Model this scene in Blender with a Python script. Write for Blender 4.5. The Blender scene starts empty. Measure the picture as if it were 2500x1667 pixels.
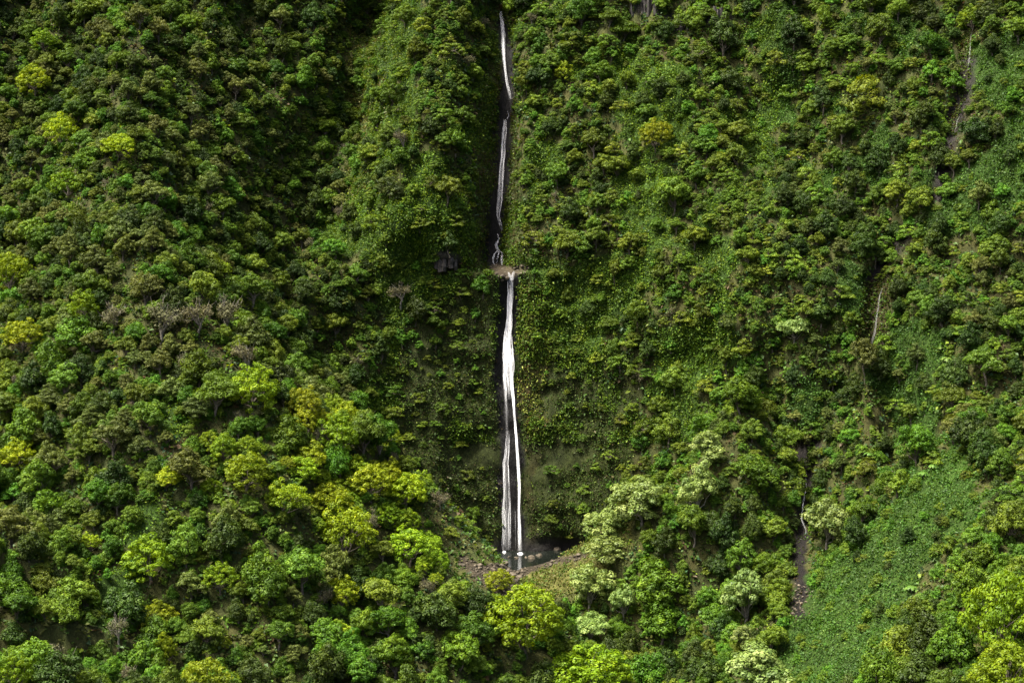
import bpy, math, random
import numpy as np
from mathutils import Vector
from mathutils.bvhtree import BVHTree

# ------------------------------------------------------------------ camera, sky, sun
sc = bpy.context.scene
COL = sc.collection
FOC, CAM, PITCH = 3630.0, np.array([0.0, -330.0, 68.0]), math.radians(3.5)
cam = bpy.data.cameras.new('camera')
cam.sensor_width = 36.0
cam.lens = 36.0 * FOC / 2500.0
cam.clip_start, cam.clip_end = 1.0, 3000.0
cam_o = bpy.data.objects.new('camera', cam)
cam_o.location = CAM
cam_o.rotation_euler = (math.radians(90) - PITCH, 0, 0)
COL.objects.link(cam_o)
sc.camera = cam_o

SUN_EL, SUN_AZ = math.radians(65), math.radians(250)     # azimuth clockwise from +Y (away from the camera)
world = bpy.data.worlds.new('World')
sc.world = world
world.use_nodes = True
wn = world.node_tree
sky = wn.nodes.new('ShaderNodeTexSky')
sky.sky_type = 'NISHITA'
sky.sun_disc = False
sky.sun_elevation = SUN_EL
sky.sun_rotation = SUN_AZ
sky.air_density, sky.dust_density, sky.ozone_density = 1.0, 8.0, 0.3
wn.links.new(sky.outputs[0], wn.nodes['Background'].inputs[0])
wn.nodes['Background'].inputs[1].default_value = 0.085
sun = bpy.data.lights.new('sun', 'SUN')
sun.energy, sun.angle, sun.color = 3.9, math.radians(12), (1.0, 0.95, 0.84)
sun_o = bpy.data.objects.new('sun', sun)
to_sun = Vector((math.sin(SUN_AZ) * math.cos(SUN_EL), math.cos(SUN_AZ) * math.cos(SUN_EL), math.sin(SUN_EL)))
sun_o.rotation_euler = to_sun.to_track_quat('Z', 'Y').to_euler()
sun_o.location = (0, -60, 260)
COL.objects.link(sun_o)
sc.view_settings.view_transform = 'Standard'
sc.view_settings.look = 'None'
sc.view_settings.gamma = 1.0
sc.view_settings.exposure = 1.9
sc.render.engine = 'CYCLES'
sc.cycles.max_bounces = 5
sc.cycles.diffuse_bounces = 3
sc.cycles.transparent_max_bounces = 6
sc.cycles.use_denoising = True

rng = np.random.default_rng(11)
R = random.Random(5)
SP, CP = math.sin(PITCH), math.cos(PITCH)

def project(p):
    v = np.asarray(p, float) - CAM
    d = v[..., 1] * CP - v[..., 2] * SP
    u = v[..., 1] * SP + v[..., 2] * CP
    return 1250 + FOC * v[..., 0] / d, 833.5 - FOC * u / d, d

def ray(px, py):
    a, b = (px - 1250) / FOC, (833.5 - py) / FOC
    d = np.array([a, CP + b * SP, -SP + b * CP])
    return d

# ------------------------------------------------------------------ noise
def _hash(ix, iy, iz, seed):
    h = (ix.astype(np.int64) * 374761393 + iy.astype(np.int64) * 668265263 + iz.astype(np.int64) * 2147483647 + seed * 974634541) & 0xffffffff
    h = ((h ^ (h >> 13)) * 1274126177) & 0xffffffff
    h = ((h ^ (h >> 16)) * 2246822519) & 0xffffffff
    return (h ^ (h >> 15)) / 4294967295.0

def vnoise(x, y, z, seed=0):
    x, y, z = np.broadcast_arrays(np.asarray(x, float), np.asarray(y, float), np.asarray(z, float))
    fx, fy, fz = np.floor(x), np.floor(y), np.floor(z)
    u, v, w = x - fx, y - fy, z - fz
    u, v, w = u * u * (3 - 2 * u), v * v * (3 - 2 * v), w * w * (3 - 2 * w)
    out = 0
    for i in (0, 1):
        for j in (0, 1):
            for k in (0, 1):
                out = out + (u if i else 1 - u) * (v if j else 1 - v) * (w if k else 1 - w) * _hash(fx + i, fy + j, fz + k, seed)
    return out * 2 - 1

def fbm(x, y, z, seed=0, octs=3):
    s, a = 0, 1.0
    for o in range(octs):
        s = s + a * vnoise(np.asarray(x) * 2 ** o, np.asarray(y) * 2 ** o, np.asarray(z) * 2 ** o, seed + o * 17)
        a *= 0.5
    return s

def smooth(a, b, t):
    t = np.clip((t - a) / (b - a), 0, 1)
    return t * t * (3 - 2 * t)

def in_poly(px, py, poly):
    px, py = np.asarray(px, float), np.asarray(py, float)
    c = np.zeros(np.broadcast(px, py).shape, bool)
    n = len(poly)
    for i in range(n):
        x0, y0 = poly[i]
        x1, y1 = poly[(i + 1) % n]
        if y0 == y1:
            continue
        hit = ((y0 > py) != (y1 > py)) & (px < (x1 - x0) * (py - y0) / (y1 - y0) + x0)
        c ^= hit
    return c

def resample(pts, step):
    pts = np.asarray(pts, float)
    out = [pts[0]]
    for a, b in zip(pts[:-1], pts[1:]):
        n = max(1, int(np.linalg.norm(b - a) / step))
        out += [a + (b - a) * (k + 1) / n for k in range(n)]
    return np.array(out)

def dist_poly(x, z, pts):
    d = np.full(np.shape(x), 1e9)
    for (a, b) in zip(pts[:-1], pts[1:]):
        ax, az, bx, bz = a[0], a[1], b[0], b[1]
        L = (bx - ax) ** 2 + (bz - az) ** 2 + 1e-9
        t = np.clip(((x - ax) * (bx - ax) + (z - az) * (bz - az)) / L, 0, 1)
        d = np.minimum(d, np.hypot(x - ax - t * (bx - ax), z - az - t * (bz - az)))
    return d

# ------------------------------------------------------------------ the cliff: depth Y as a function of (x, z)
ctrl = []
for z, row in {
    -40: [(-190, -150), (-120, -95), (-60, -50), (-25, -24), (0, -4), (20, -8), (40, -26), (80, -75), (120, -118), (170, -160)],
    0:   [(-190, -125), (-120, -70), (-60, -34), (-25, -8), (-8, 2), (2, 3), (14, 1), (26, -5), (40, -18), (80, -55), (120, -92), (170, -130)],
    30:  [(-190, -100), (-120, -48), (-60, -12), (-30, 3), (-8, 9), (2, 9), (20, 6), (40, -7), (80, -36), (120, -66), (170, -100)],
    62:  [(-190, -78), (-120, -26), (-60, 4), (-38, 15), (-22, 13), (-8, 14), (2, 15), (20, 13), (45, 2), (80, -18), (120, -40), (170, -75)],
    75:  [(-190, -65), (-120, -14), (-60, 14), (-42, 29), (-24, 10), (-8, 18), (2, 21), (20, 17), (45, 9), (80, -9), (120, -28), (170, -60)],
    100: [(-190, -40), (-120, 10), (-60, 33), (-41, 52), (-22, 22), (-6, 34), (15, 30), (45, 25), (80, 12), (120, -8), (170, -40)],
    130: [(-190, -10), (-120, 36), (-60, 56), (-42, 71), (-20, 42), (-4, 51), (15, 48), (45, 45), (80, 34), (120, 16), (170, -12)],
    190: [(-190, 50), (-120, 84), (-60, 97), (-20, 92), (0, 94), (45, 93), (80, 86), (120, 70), (170, 45)],
}.items():
    ctrl += [(x, z, y) for x, y in row]
ctrl = np.array(ctrl, float)

def _tps(r2):
    return 0.5 * r2 * np.log(r2 + 1e-6)

_P = ctrl[:, :2] / 60.0
_n = len(_P)
_A = np.zeros((_n + 3, _n + 3))
_A[:_n, :_n] = _tps(((_P[:, None] - _P[None]) ** 2).sum(-1)) + np.eye(_n) * 0.002
_A[:_n, _n] = 1
_A[:_n, _n + 1:] = _P
_A[_n:, :_n] = _A[:_n, _n:].T
_w = np.linalg.solve(_A, np.concatenate([ctrl[:, 2], [0, 0, 0]]))

def YB0(x, z):
    x, z = np.broadcast_arrays(np.asarray(x, float), np.asarray(z, float))
    sh = x.shape
    p = np.stack([x.ravel(), z.ravel()], 1) / 60.0
    out = np.empty(len(p))
    for i in range(0, len(p), 20000):
        q = p[i:i + 20000]
        out[i:i + 20000] = _tps(((q[:, None] - _P[None]) ** 2).sum(-1)) @ _w[:_n] + _w[_n] + q @ _w[_n + 1:]
    return out.reshape(sh)

def px_wall(px, py):
    """picture point -> (x, z) on the smooth cliff"""
    d = ray(px, py)
    t = np.linspace(230, 480, 1500)
    p = CAM[None] + t[:, None] * d[None]
    k = np.argmax(p[:, 1] > YB0(p[:, 0], p[:, 2]))
    return p[k, 0], p[k, 2]

FALL_PX = [(1223, 10), (1229, 85), (1233, 160), (1246, 240), (1238, 295), (1230, 380), (1222, 470), (1220, 560), (1214, 600), (1216, 650)]
FALL = np.array([px_wall(*p) for p in FALL_PX])
LOW = np.array([px_wall(*p) for p in [(1247, 665), (1244, 800), (1240, 930), (1248, 1100), (1252, 1250), (1253, 1350)]])
LEDGE_Z = px_wall(1245, 660)[1]
STREAMS_PX = [[(2352, 40), (2352, 150), (2345, 250), (2318, 330), (2300, 480)], [(2230, 560), (2146, 690), (2120, 850)],
              [(2060, 960), (1980, 1080), (1965, 1160), (1958, 1260), (1955, 1480)]]
STREAMS = [np.array([px_wall(*p) for p in s]) for s in STREAMS_PX]
GULLY = np.array([px_wall(*p) for p in [(940, -40), (895, 200), (850, 400), (800, 560)]])
OUTCROPS_PX = [(1575, 12), (1652, 55), (1748, 42), (1088, 634)]

def YB(x, z, detail=True):
    x, z = np.broadcast_arrays(np.asarray(x, float), np.asarray(z, float))
    y = YB0(x, z)
    # slot of the upper falls
    fx = np.interp(z, FALL[::-1, 1], FALL[::-1, 0])
    s = x - fx
    up = smooth(LEDGE_Z - 1, LEDGE_Z + 3, z) * (1 - smooth(122, 140, z))
    deep = 8.0 * up * (1 - 0.45 * smooth(95, 120, z))
    prof = np.where(s < 0, np.exp(-(s / 5.5) ** 4), np.exp(-(s / 3.0) ** 4))
    y = y + deep * prof
    # buttress edges beside it
    y = y - 2.5 * up * np.exp(-((s + 11) / 5.0) ** 2) - 1.5 * up * np.exp(-((s - 7) / 4.0) ** 2)
    # ledge where the upper falls land
    led = np.exp(-((x - FALL[-1, 0]) / 12.0) ** 4)
    y = y + 3.5 * led * smooth(LEDGE_Z - 0.8, LEDGE_Z + 0.4, z) - 0.5 * led * smooth(LEDGE_Z - 8, LEDGE_Z - 1, z) * (1 - smooth(LEDGE_Z - 0.8, LEDGE_Z + 0.4, z))
    # shallow channel of the lower falls and an undercut at the pool
    lx = np.interp(z, LOW[::-1, 1], LOW[::-1, 0])
    y = y + 1.2 * np.exp(-((x - lx) / 3.2) ** 4) * (1 - smooth(LEDGE_Z - 6, LEDGE_Z, z))
    y = y + 2.5 * np.exp(-((x - 13) / 5.0) ** 2) * (1 - smooth(1.5, 5.5, z))
    for S in STREAMS:
        y = y + 3.2 * np.exp(-(dist_poly(x, z, S) / 2.6) ** 2)
    y = y + 6.0 * np.exp(-(dist_poly(x, z, GULLY) / 6.0) ** 2)
    if detail:
        calm = 1 - 0.6 * np.exp(-((x - np.where(z > LEDGE_Z, fx, lx)) / 4.0) ** 2)
        bowl = np.exp(-((x - 2) / 34.0) ** 4) * (1 - smooth(LEDGE_Z - 8, LEDGE_Z + 4, z))
        far = 1 - 0.55 * bowl
        rib = 1 - np.abs(vnoise((x + 6 * vnoise(x / 30, z / 30, 0.2, 77)) / 13.0, z / 42.0, 0.9, 61)) * 2
        y = y + calm * far * (5.8 * fbm(x / 19.0, z / 34.0, 0.3, 3, 3) - 4.2 * rib * smooth(12, 40, np.abs(x - fx)) + 1.5 * fbm(x / 4.2, z / 7.5, 1.7, 9, 3))
        y = y + calm * 0.35 * fbm(x / 1.3, z / 1.8, 3.1, 21, 2) + calm * bowl * 0.9 * vnoise(x / 9.0, (z + 1.5 * vnoise(x / 6, z / 9, 0.1, 45)) / 3.2, 0.7, 47)
    return y

# ------------------------------------------------------------------ ridges and valley: height H as a function of (x, y)
def pxd(px, py, Y):
    d = ray(px, py)
    t = (Y - CAM[1]) / d[1]
    p = CAM + t * d
    return (p[0], p[1], p[2])

CREST_L = [pxd(1640, 1850, -100), pxd(1500, 1735, -80), pxd(1390, 1610, -60), pxd(1275, 1515, -48), pxd(1200, 1460, -46), pxd(1130, 1405, -46), pxd(1070, 1310, -48), pxd(1000, 1238, -50),
           pxd(850, 1110, -54), pxd(700, 1010, -56), pxd(550, 890, -55), pxd(400, 710, -46), pxd(310, 430, -20), pxd(330, 100, 18), pxd(300, -150, 55), pxd(280, -330, 90)]
CREST_S = [pxd(1300, 1412, -21), pxd(1345, 1385, -22), pxd(1480, 1310, -25), pxd(1560, 1270, -28), pxd(1680, 1170, -32), pxd(1790, 1050, -30), pxd(1830, 960, -22)]
CREST_R = [pxd(2780, 700, -20), pxd(2720, 950, -60), pxd(2600, 1320, -92), pxd(2530, 1660, -122), pxd(2480, 2000, -150)]
CL, CS, CR = resample(CREST_L, 1.5), resample(CREST_S, 1.0), resample(CREST_R, 1.5)
STREAM = resample([(6, 6, -2.0), (4, -10, -2.0), (-3, -17, -0.6), (-4, -24, -3.0), (3, -36, -6.5), (14, -52, -11.0), (26, -78, -19.0), (34, -110, -28.0), (40, -190, -50.0)], 1.0)
POOL_C, POOL_R = (3.5, -5.5), (15.5, 11.0)

def cones(x, y, C, slope, rnd):
    out = np.full(x.shape, -1e3)
    for i in range(0, len(C)):
        d = np.sqrt((x - C[i, 0]) ** 2 + (y - C[i, 1]) ** 2 + rnd * rnd) - rnd
        np.maximum(out, C[i, 2] - slope[i] * d, out=out)
    return out

def smax(a, b, k):
    m = np.maximum(a, b)
    return m + np.log(np.exp(-np.abs(a - b) / k) + 1) * k - 0.0

def H(x, y, detail=True):
    x, y = np.broadcast_arrays(np.asarray(x, float), np.asarray(y, float))
    hl = cones(x, y, CL, np.interp(CL[:, 2], [30, 60, 90, 115, 150], [0.90, 1.10, 1.45, 1.85, 2.4]), 5.0)
    hs = cones(x, y, CS, np.interp(CS[:, 2], [4, 22], [0.80, 1.75]), 1.2)
    hr = cones(x, y, CR, np.full(len(CR), 0.72), 5.0)
    best = np.full(x.shape, 1e9)
    hf = np.zeros(x.shape)
    for i in range(len(STREAM)):
        d = np.hypot(x - STREAM[i, 0], y - STREAM[i, 1])
        k = d < best
        best = np.where(k, d, best)
        hf = np.where(k, STREAM[i, 2], hf)
    hf = hf + 0.34 * np.maximum(best - 2.0, 0) - 0.12 * np.maximum(best - 45, 0)
    h = smax(smax(hl, hr, 1.5), smax(hs, hf, 0.35), 0.7)
    if detail:
        near = np.exp(-(np.minimum(best, 60) / 9.0) ** 2)
        tame = (1 - 0.85 * near) * (1 - 0.8 * np.exp(-(((x - 14) / 12.0) ** 2 + ((y + 24) / 9.0) ** 2)))
        h = h + tame * (5.4 * fbm(x / 26.0, y / 26.0, 0.5, 33, 3) + 0.9 * fbm(x / 5.0, y / 5.0, 2.2, 41, 2)) + 0.15 * fbm(x / 1.1, y / 1.1, 1.2, 55, 2)
    e = np.sqrt(((x - POOL_C[0]) / POOL_R[0]) ** 2 + ((y - POOL_C[1]) / POOL_R[1]) ** 2) + 0.12 * vnoise(x / 3.0, y / 3.0, 0.0, 71)
    carve = 1 - smooth(0.85, 1.12, e)
    return h * (1 - carve) + np.minimum(h, -1.4) * carve

# ------------------------------------------------------------------ regions of the cover (named places in the picture)
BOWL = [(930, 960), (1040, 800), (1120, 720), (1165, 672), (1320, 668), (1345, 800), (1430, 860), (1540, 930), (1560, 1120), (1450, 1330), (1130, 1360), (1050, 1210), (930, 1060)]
SLOT = [(1165, 250), (1205, 120), (1212, 15), (1250, 15), (1262, 250), (1268, 560), (1300, 655), (1120, 655), (1165, 560), (1160, 400)]
PALECOL = [(1262, 690), (1335, 690), (1345, 900), (1330, 1080), (1275, 1060), (1265, 850)]
CARPETS = [[(2330, 1040), (2440, 1150), (2320, 1330), (2170, 1560), (2010, 1700), (1890, 1650), (1935, 1480), (2010, 1360), (2150, 1240)],
           [(900, 30), (1000, -40), (1060, -40), (1000, 130), (940, 250), (920, 170)],
           [(1500, 380), (1620, 350), (1640, 520), (1600, 720), (1540, 740), (1560, 520)],
           [(360, 1170), (450, 1130), (400, 1330), (270, 1530), (190, 1500), (290, 1320)],
           [(760, 480), (860, 540), (1010, 650), (910, 680), (800, 620)],
           [(2080, 900), (2200, 820), (2300, 950), (2330, 1050), (2200, 1110), (2140, 1000)],
           [(1800, 300), (1900, 330), (1900, 430), (1800, 420)],
           [(1480, 180), (1560, 160), (1580, 330), (1500, 340)],
           [(560, 0), (650, 0), (640, 60), (570, 80)],
           [(400, 960), (470, 980), (460, 1080), (380, 1060)]]
KEEP = [(1095, 1325), (1420, 1340), (1330, 1395), (1275, 1420), (1240, 1445), (1180, 1412), (1120, 1385), (1085, 1345)]
GRASS = [(1255, 1420), (1345, 1375), (1480, 1290), (1545, 1270), (1540, 1340), (1480, 1400), (1330, 1470), (1260, 1450)]
DRYGULLY = [(880, 0), (925, 0), (915, 300), (870, 470), (820, 470), (860, 300)]
BARES = [[(1945, 1125), (1975, 1120), (1972, 1300), (1985, 1500), (1925, 1510), (1940, 1330)], [(2105, 690), (2172, 680), (2160, 860), (2085, 880)],
         [(2325, 75), (2382, 75), (2372, 180), (2340, 330), (2310, 330), (2345, 180)]]
BOULDERS = [(1125, 1352), (1180, 1378), (1300, 1372), (1440, 1345), (1430, 1362), (1330, 1386), (1270, 1412), (1255, 1470), (1195, 1440), (1155, 1410), (1120, 1378)]
RIM = [(1196, 646), (1300, 646), (1290, 664), (1262, 672), (1225, 684), (1200, 668)]

def fuzzy(P):
    px, py, d = project(P)
    x, y, z = P[:, 0], P[:, 1], P[:, 2]
    return px + 55 * fbm(x / 7, y / 7, z / 7, 201, 3), py + 55 * fbm(x / 7, y / 7, z / 7, 231, 3), d

def any_poly(px, py, polys):
    m = np.zeros(np.shape(px), bool)
    for p in polys:
        m |= in_poly(px, py, p)
    return m

def open_patch(P, wall, px, py):
    """stretches of cliff that only vines and ferns cover"""
    n = fbm(P[:, 0] / 9, P[:, 1] / 14, P[:, 2] / 12, 301, 3)
    return wall & (px > 860) & (py < 1080) & (n > 0.16)

# ------------------------------------------------------------------ materials
def new_mat(name):
    m = bpy.data.materials.new(name)
    m.use_nodes = True
    nt = m.node_tree
    nt.nodes.clear()
    out = nt.nodes.new('ShaderNodeOutputMaterial')
    return m, nt, out

def N(nt, t, **kw):
    n = nt.nodes.new(t)
    for k, v in kw.items():
        if k.startswith('i_'):
            n.inputs[k[2:]].default_value = v
        else:
            setattr(n, k, v)
    return n

def leaf_shader(nt, out, color_out, trans=0.32, gloss=0.06, rough=0.5):
    L = nt.links
    dif = N(nt, 'ShaderNodeBsdfDiffuse')
    tr = N(nt, 'ShaderNodeBsdfTranslucent')
    hs = N(nt, 'ShaderNodeHueSaturation', i_Hue=0.485, i_Saturation=1.15, i_Value=1.25)
    L.new(color_out, dif.inputs['Color'])
    L.new(color_out, hs.inputs['Color'])
    L.new(hs.outputs[0], tr.inputs['Color'])
    m1 = N(nt, 'ShaderNodeMixShader')
    m1.inputs[0].default_value = trans
    L.new(dif.outputs[0], m1.inputs[1])
    L.new(tr.outputs[0], m1.inputs[2])
    gl = N(nt, 'ShaderNodeBsdfGlossy')
    gl.inputs['Roughness'].default_value = rough
    gl.inputs['Color'].default_value = (0.9, 0.95, 0.85, 1)
    m2 = N(nt, 'ShaderNodeMixShader')
    m2.inputs[0].default_value = gloss
    L.new(m1.outputs[0], m2.inputs[1])
    L.new(gl.outputs[0], m2.inputs[2])
    L.new(m2.outputs[0], out.inputs[0])

def foliage_mat(name, dark, mid, light, spread=0.16, trans=0.24, gloss=0.012):
    """leaf colour from a value stored per leaf, shifted a little from tree to tree"""
    m, nt, out = new_mat(name)
    L = nt.links
    at = N(nt, 'ShaderNodeAttribute', attribute_name='leaf')
    ramp = N(nt, 'ShaderNodeValToRGB')
    e = ramp.color_ramp.elements
    e[0].position, e[0].color = 0.0, (*dark, 1)
    e[1].position, e[1].color = 1.0, (*light, 1)
    k = e.new(0.5)
    k.color = (*mid, 1)
    L.new(at.outputs['Fac'], ramp.inputs[0])
    oi = N(nt, 'ShaderNodeObjectInfo')
    hs = N(nt, 'ShaderNodeHueSaturation')
    mr = N(nt, 'ShaderNodeMapRange')
    mr.inputs['To Min'].default_value = 0.5 - spread * 0.16
    mr.inputs['To Max'].default_value = 0.5 + spread * 0.22
    L.new(oi.outputs['Random'], mr.inputs['Value'])
    L.new(mr.outputs[0], hs.inputs['Hue'])
    w = N(nt, 'ShaderNodeMath', operation='MULTIPLY')
    w.inputs[1].default_value = 7.31
    L.new(oi.outputs['Random'], w.inputs[0])
    w2 = N(nt, 'ShaderNodeMath', operation='FRACT')
    L.new(w.outputs[0], w2.inputs[0])
    mv = N(nt, 'ShaderNodeMapRange')
    mv.inputs['To Min'].default_value = 1 - spread * 2.4
    mv.inputs['To Max'].default_value = 1 + spread * 2.4
    L.new(w2.outputs[0], mv.inputs['Value'])
    L.new(mv.outputs[0], hs.inputs['Value'])
    L.new(ramp.outputs[0], hs.inputs['Color'])
    leaf_shader(nt, out, hs.outputs[0], trans, gloss)
    return m

def cover_mat(name, trans=0.25, gloss=0.012):
    m, nt, out = new_mat(name)
    at = N(nt, 'ShaderNodeAttribute', attribute_name='tint')
    leaf_shader(nt, out, at.outputs['Color'], trans, gloss)
    return m

def ground_mat():
    m, nt, out = new_mat('cliff_and_soil')
    L = nt.links
    at = N(nt, 'ShaderNodeAttribute', attribute_name='tint')
    geo = N(nt, 'ShaderNodeNewGeometry')
    no = N(nt, 'ShaderNodeTexNoise')
    no.inputs['Scale'].default_value = 0.9
    no.inputs['Detail'].default_value = 8
    no.inputs['Roughness'].default_value = 0.7
    L.new(geo.outputs['Position'], no.inputs['Vector'])
    mr = N(nt, 'ShaderNodeMapRange')
    mr.inputs['From Min'].default_value, mr.inputs['From Max'].default_value = 0.3, 0.7
    mr.inputs['To Min'].default_value, mr.inputs['To Max'].default_value = 0.45, 1.6
    L.new(no.outputs['Fac'], mr.inputs['Value'])
    mx = N(nt, 'ShaderNodeMix', data_type='RGBA', blend_type='MULTIPLY')
    mx.inputs['Factor'].default_value = 1.0
    L.new(at.outputs['Color'], mx.inputs['A'])
    L.new(mr.outputs[0], mx.inputs['B'])
    b = N(nt, 'ShaderNodeBsdfPrincipled')
    L.new(mx.outputs['Result'], b.inputs['Base Color'])
    wet = N(nt, 'ShaderNodeMapRange')
    wet.inputs['To Min'].default_value, wet.inputs['To Max'].default_value = 0.9, 0.42
    L.new(at.outputs['Alpha'], wet.inputs['Value'])
    L.new(wet.outputs[0], b.inputs['Roughness'])
    b.inputs['Specular IOR Level'].default_value = 0.15
    n2 = N(nt, 'ShaderNodeTexNoise')
    n2.inputs['Scale'].default_value = 1.6
    n2.inputs['Detail'].default_value = 9
    n2.inputs['Roughness'].default_value = 0.75
    mp = N(nt, 'ShaderNodeMapping')
    mp.inputs['Scale'].default_value = (1.0, 1.0, 0.45)
    L.new(geo.outputs['Position'], mp.inputs['Vector'])
    L.new(mp.outputs[0], n2.inputs['Vector'])
    bp = N(nt, 'ShaderNodeBump')
    bp.inputs['Strength'].default_value = 0.9
    bp.inputs['Distance'].default_value = 0.5
    L.new(n2.outputs['Fac'], bp.inputs['Height'])
    L.new(bp.outputs[0], b.inputs['Normal'])
    L.new(b.outputs[0], out.inputs[0])
    return m

def simple_mat(name, c1, c2, scale, rough, bump=0.4, spec=0.3, objvar=0.25):
    m, nt, out = new_mat(name)
    L = nt.links
    tc = N(nt, 'ShaderNodeTexCoord')
    oi = N(nt, 'ShaderNodeObjectInfo')
    no = N(nt, 'ShaderNodeTexNoise')
    no.inputs['Scale'].default_value = scale
    no.inputs['Detail'].default_value = 6
    no.inputs['Roughness'].default_value = 0.65
    L.new(tc.outputs['Object'], no.inputs['Vector'])
    rp = N(nt, 'ShaderNodeValToRGB')
    rp.color_ramp.elements[0].position, rp.color_ramp.elements[0].color = 0.32, (*c1, 1)
    rp.color_ramp.elements[1].position, rp.color_ramp.elements[1].color = 0.7, (*c2, 1)
    L.new(no.outputs['Fac'], rp.inputs[0])
    hs = N(nt, 'ShaderNodeHueSaturation')
    mv = N(nt, 'ShaderNodeMapRange')
    mv.inputs['To Min'].default_value, mv.inputs['To Max'].default_value = 1 - objvar, 1 + objvar
    L.new(oi.outputs['Random'], mv.inputs['Value'])
    L.new(mv.outputs[0], hs.inputs['Value'])
    L.new(rp.outputs[0], hs.inputs['Color'])
    b = N(nt, 'ShaderNodeBsdfPrincipled')
    L.new(hs.outputs[0], b.inputs['Base Color'])
    b.inputs['Roughness'].default_value = rough
    b.inputs['Specular IOR Level'].default_value = spec
    bp = N(nt, 'ShaderNodeBump')
    bp.inputs['Strength'].default_value = bump
    bp.inputs['Distance'].default_value = 0.1
    L.new(no.outputs['Fac'], bp.inputs['Height'])
    L.new(bp.outputs[0], b.inputs['Normal'])
    L.new(b.outputs[0], out.inputs[0])
    return m

def water_white():
    m, nt, out = new_mat('falling_water')
    L = nt.links
    at = N(nt, 'ShaderNodeAttribute', attribute_name='dens')
    geo = N(nt, 'ShaderNodeNewGeometry')
    mp = N(nt, 'ShaderNodeMapping')
    mp.inputs['Scale'].default_value = (5.0, 5.0, 0.28)
    L.new(geo.outputs['Position'], mp.inputs['Vector'])
    no = N(nt, 'ShaderNodeTexNoise')
    no.inputs['Scale'].default_value = 1.0
    no.inputs['Detail'].default_value = 5
    no.inputs['Roughness'].default_value = 0.7
    L.new(mp.outputs[0], no.inputs['Vector'])
    mr = N(nt, 'ShaderNodeMapRange')
    mr.inputs['From Min'].default_value, mr.inputs['From Max'].default_value = 0.3, 0.7
    mr.inputs['To Min'].default_value, mr.inputs['To Max'].default_value = 0.5, 1.5
    L.new(no.outputs['Fac'], mr.inputs['Value'])
    mu = N(nt, 'ShaderNodeMath', operation='MULTIPLY', use_clamp=True)
    L.new(mr.outputs[0], mu.inputs[0])
    L.new(at.outputs['Fac'], mu.inputs[1])
    dif = N(nt, 'ShaderNodeBsdfDiffuse')
    dif.inputs['Color'].default_value = (0.9, 0.91, 0.93, 1)
    nv = N(nt, 'ShaderNodeCombineXYZ', i_X=0.0, i_Y=-0.55, i_Z=0.83)      # spray scatters light from every side, like an upward-tilted surface
    L.new(nv.outputs[0], dif.inputs['Normal'])
    tl = N(nt, 'ShaderNodeBsdfTranslucent')
    tl.inputs['Color'].default_value = (0.85, 0.88, 0.92, 1)
    m1 = N(nt, 'ShaderNodeMixShader')
    m1.inputs[0].default_value = 0.2
    L.new(dif.outputs[0], m1.inputs[1])
    L.new(tl.outputs[0], m1.inputs[2])
    tp = N(nt, 'ShaderNodeBsdfTransparent')
    m2 = N(nt, 'ShaderNodeMixShader')
    L.new(mu.outputs[0], m2.inputs[0])
    L.new(tp.outputs[0], m2.inputs[1])
    L.new(m1.outputs[0], m2.inputs[2])
    L.new(m2.outputs[0], out.inputs[0])
    return m

def pool_mat():
    m, nt, out = new_mat('pool_water')
    L = nt.links
    b = N(nt, 'ShaderNodeBsdfPrincipled')
    b.inputs['Base Color'].default_value = (0.006, 0.008, 0.006, 1)
    b.inputs['Roughness'].default_value = 0.07
    no = N(nt, 'ShaderNodeTexNoise')
    no.inputs['Scale'].default_value = 1.6
    no.inputs['Detail'].default_value = 3
    tc = N(nt, 'ShaderNodeTexCoord')
    L.new(tc.outputs['Object'], no.inputs['Vector'])
    bp = N(nt, 'ShaderNodeBump')
    bp.inputs['Strength'].default_value = 0.22
    bp.inputs['Distance'].default_value = 0.08
    L.new(no.outputs['Fac'], bp.inputs['Height'])
    L.new(bp.outputs[0], b.inputs['Normal'])
    L.new(b.outputs[0], out.inputs[0])
    return m

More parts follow.
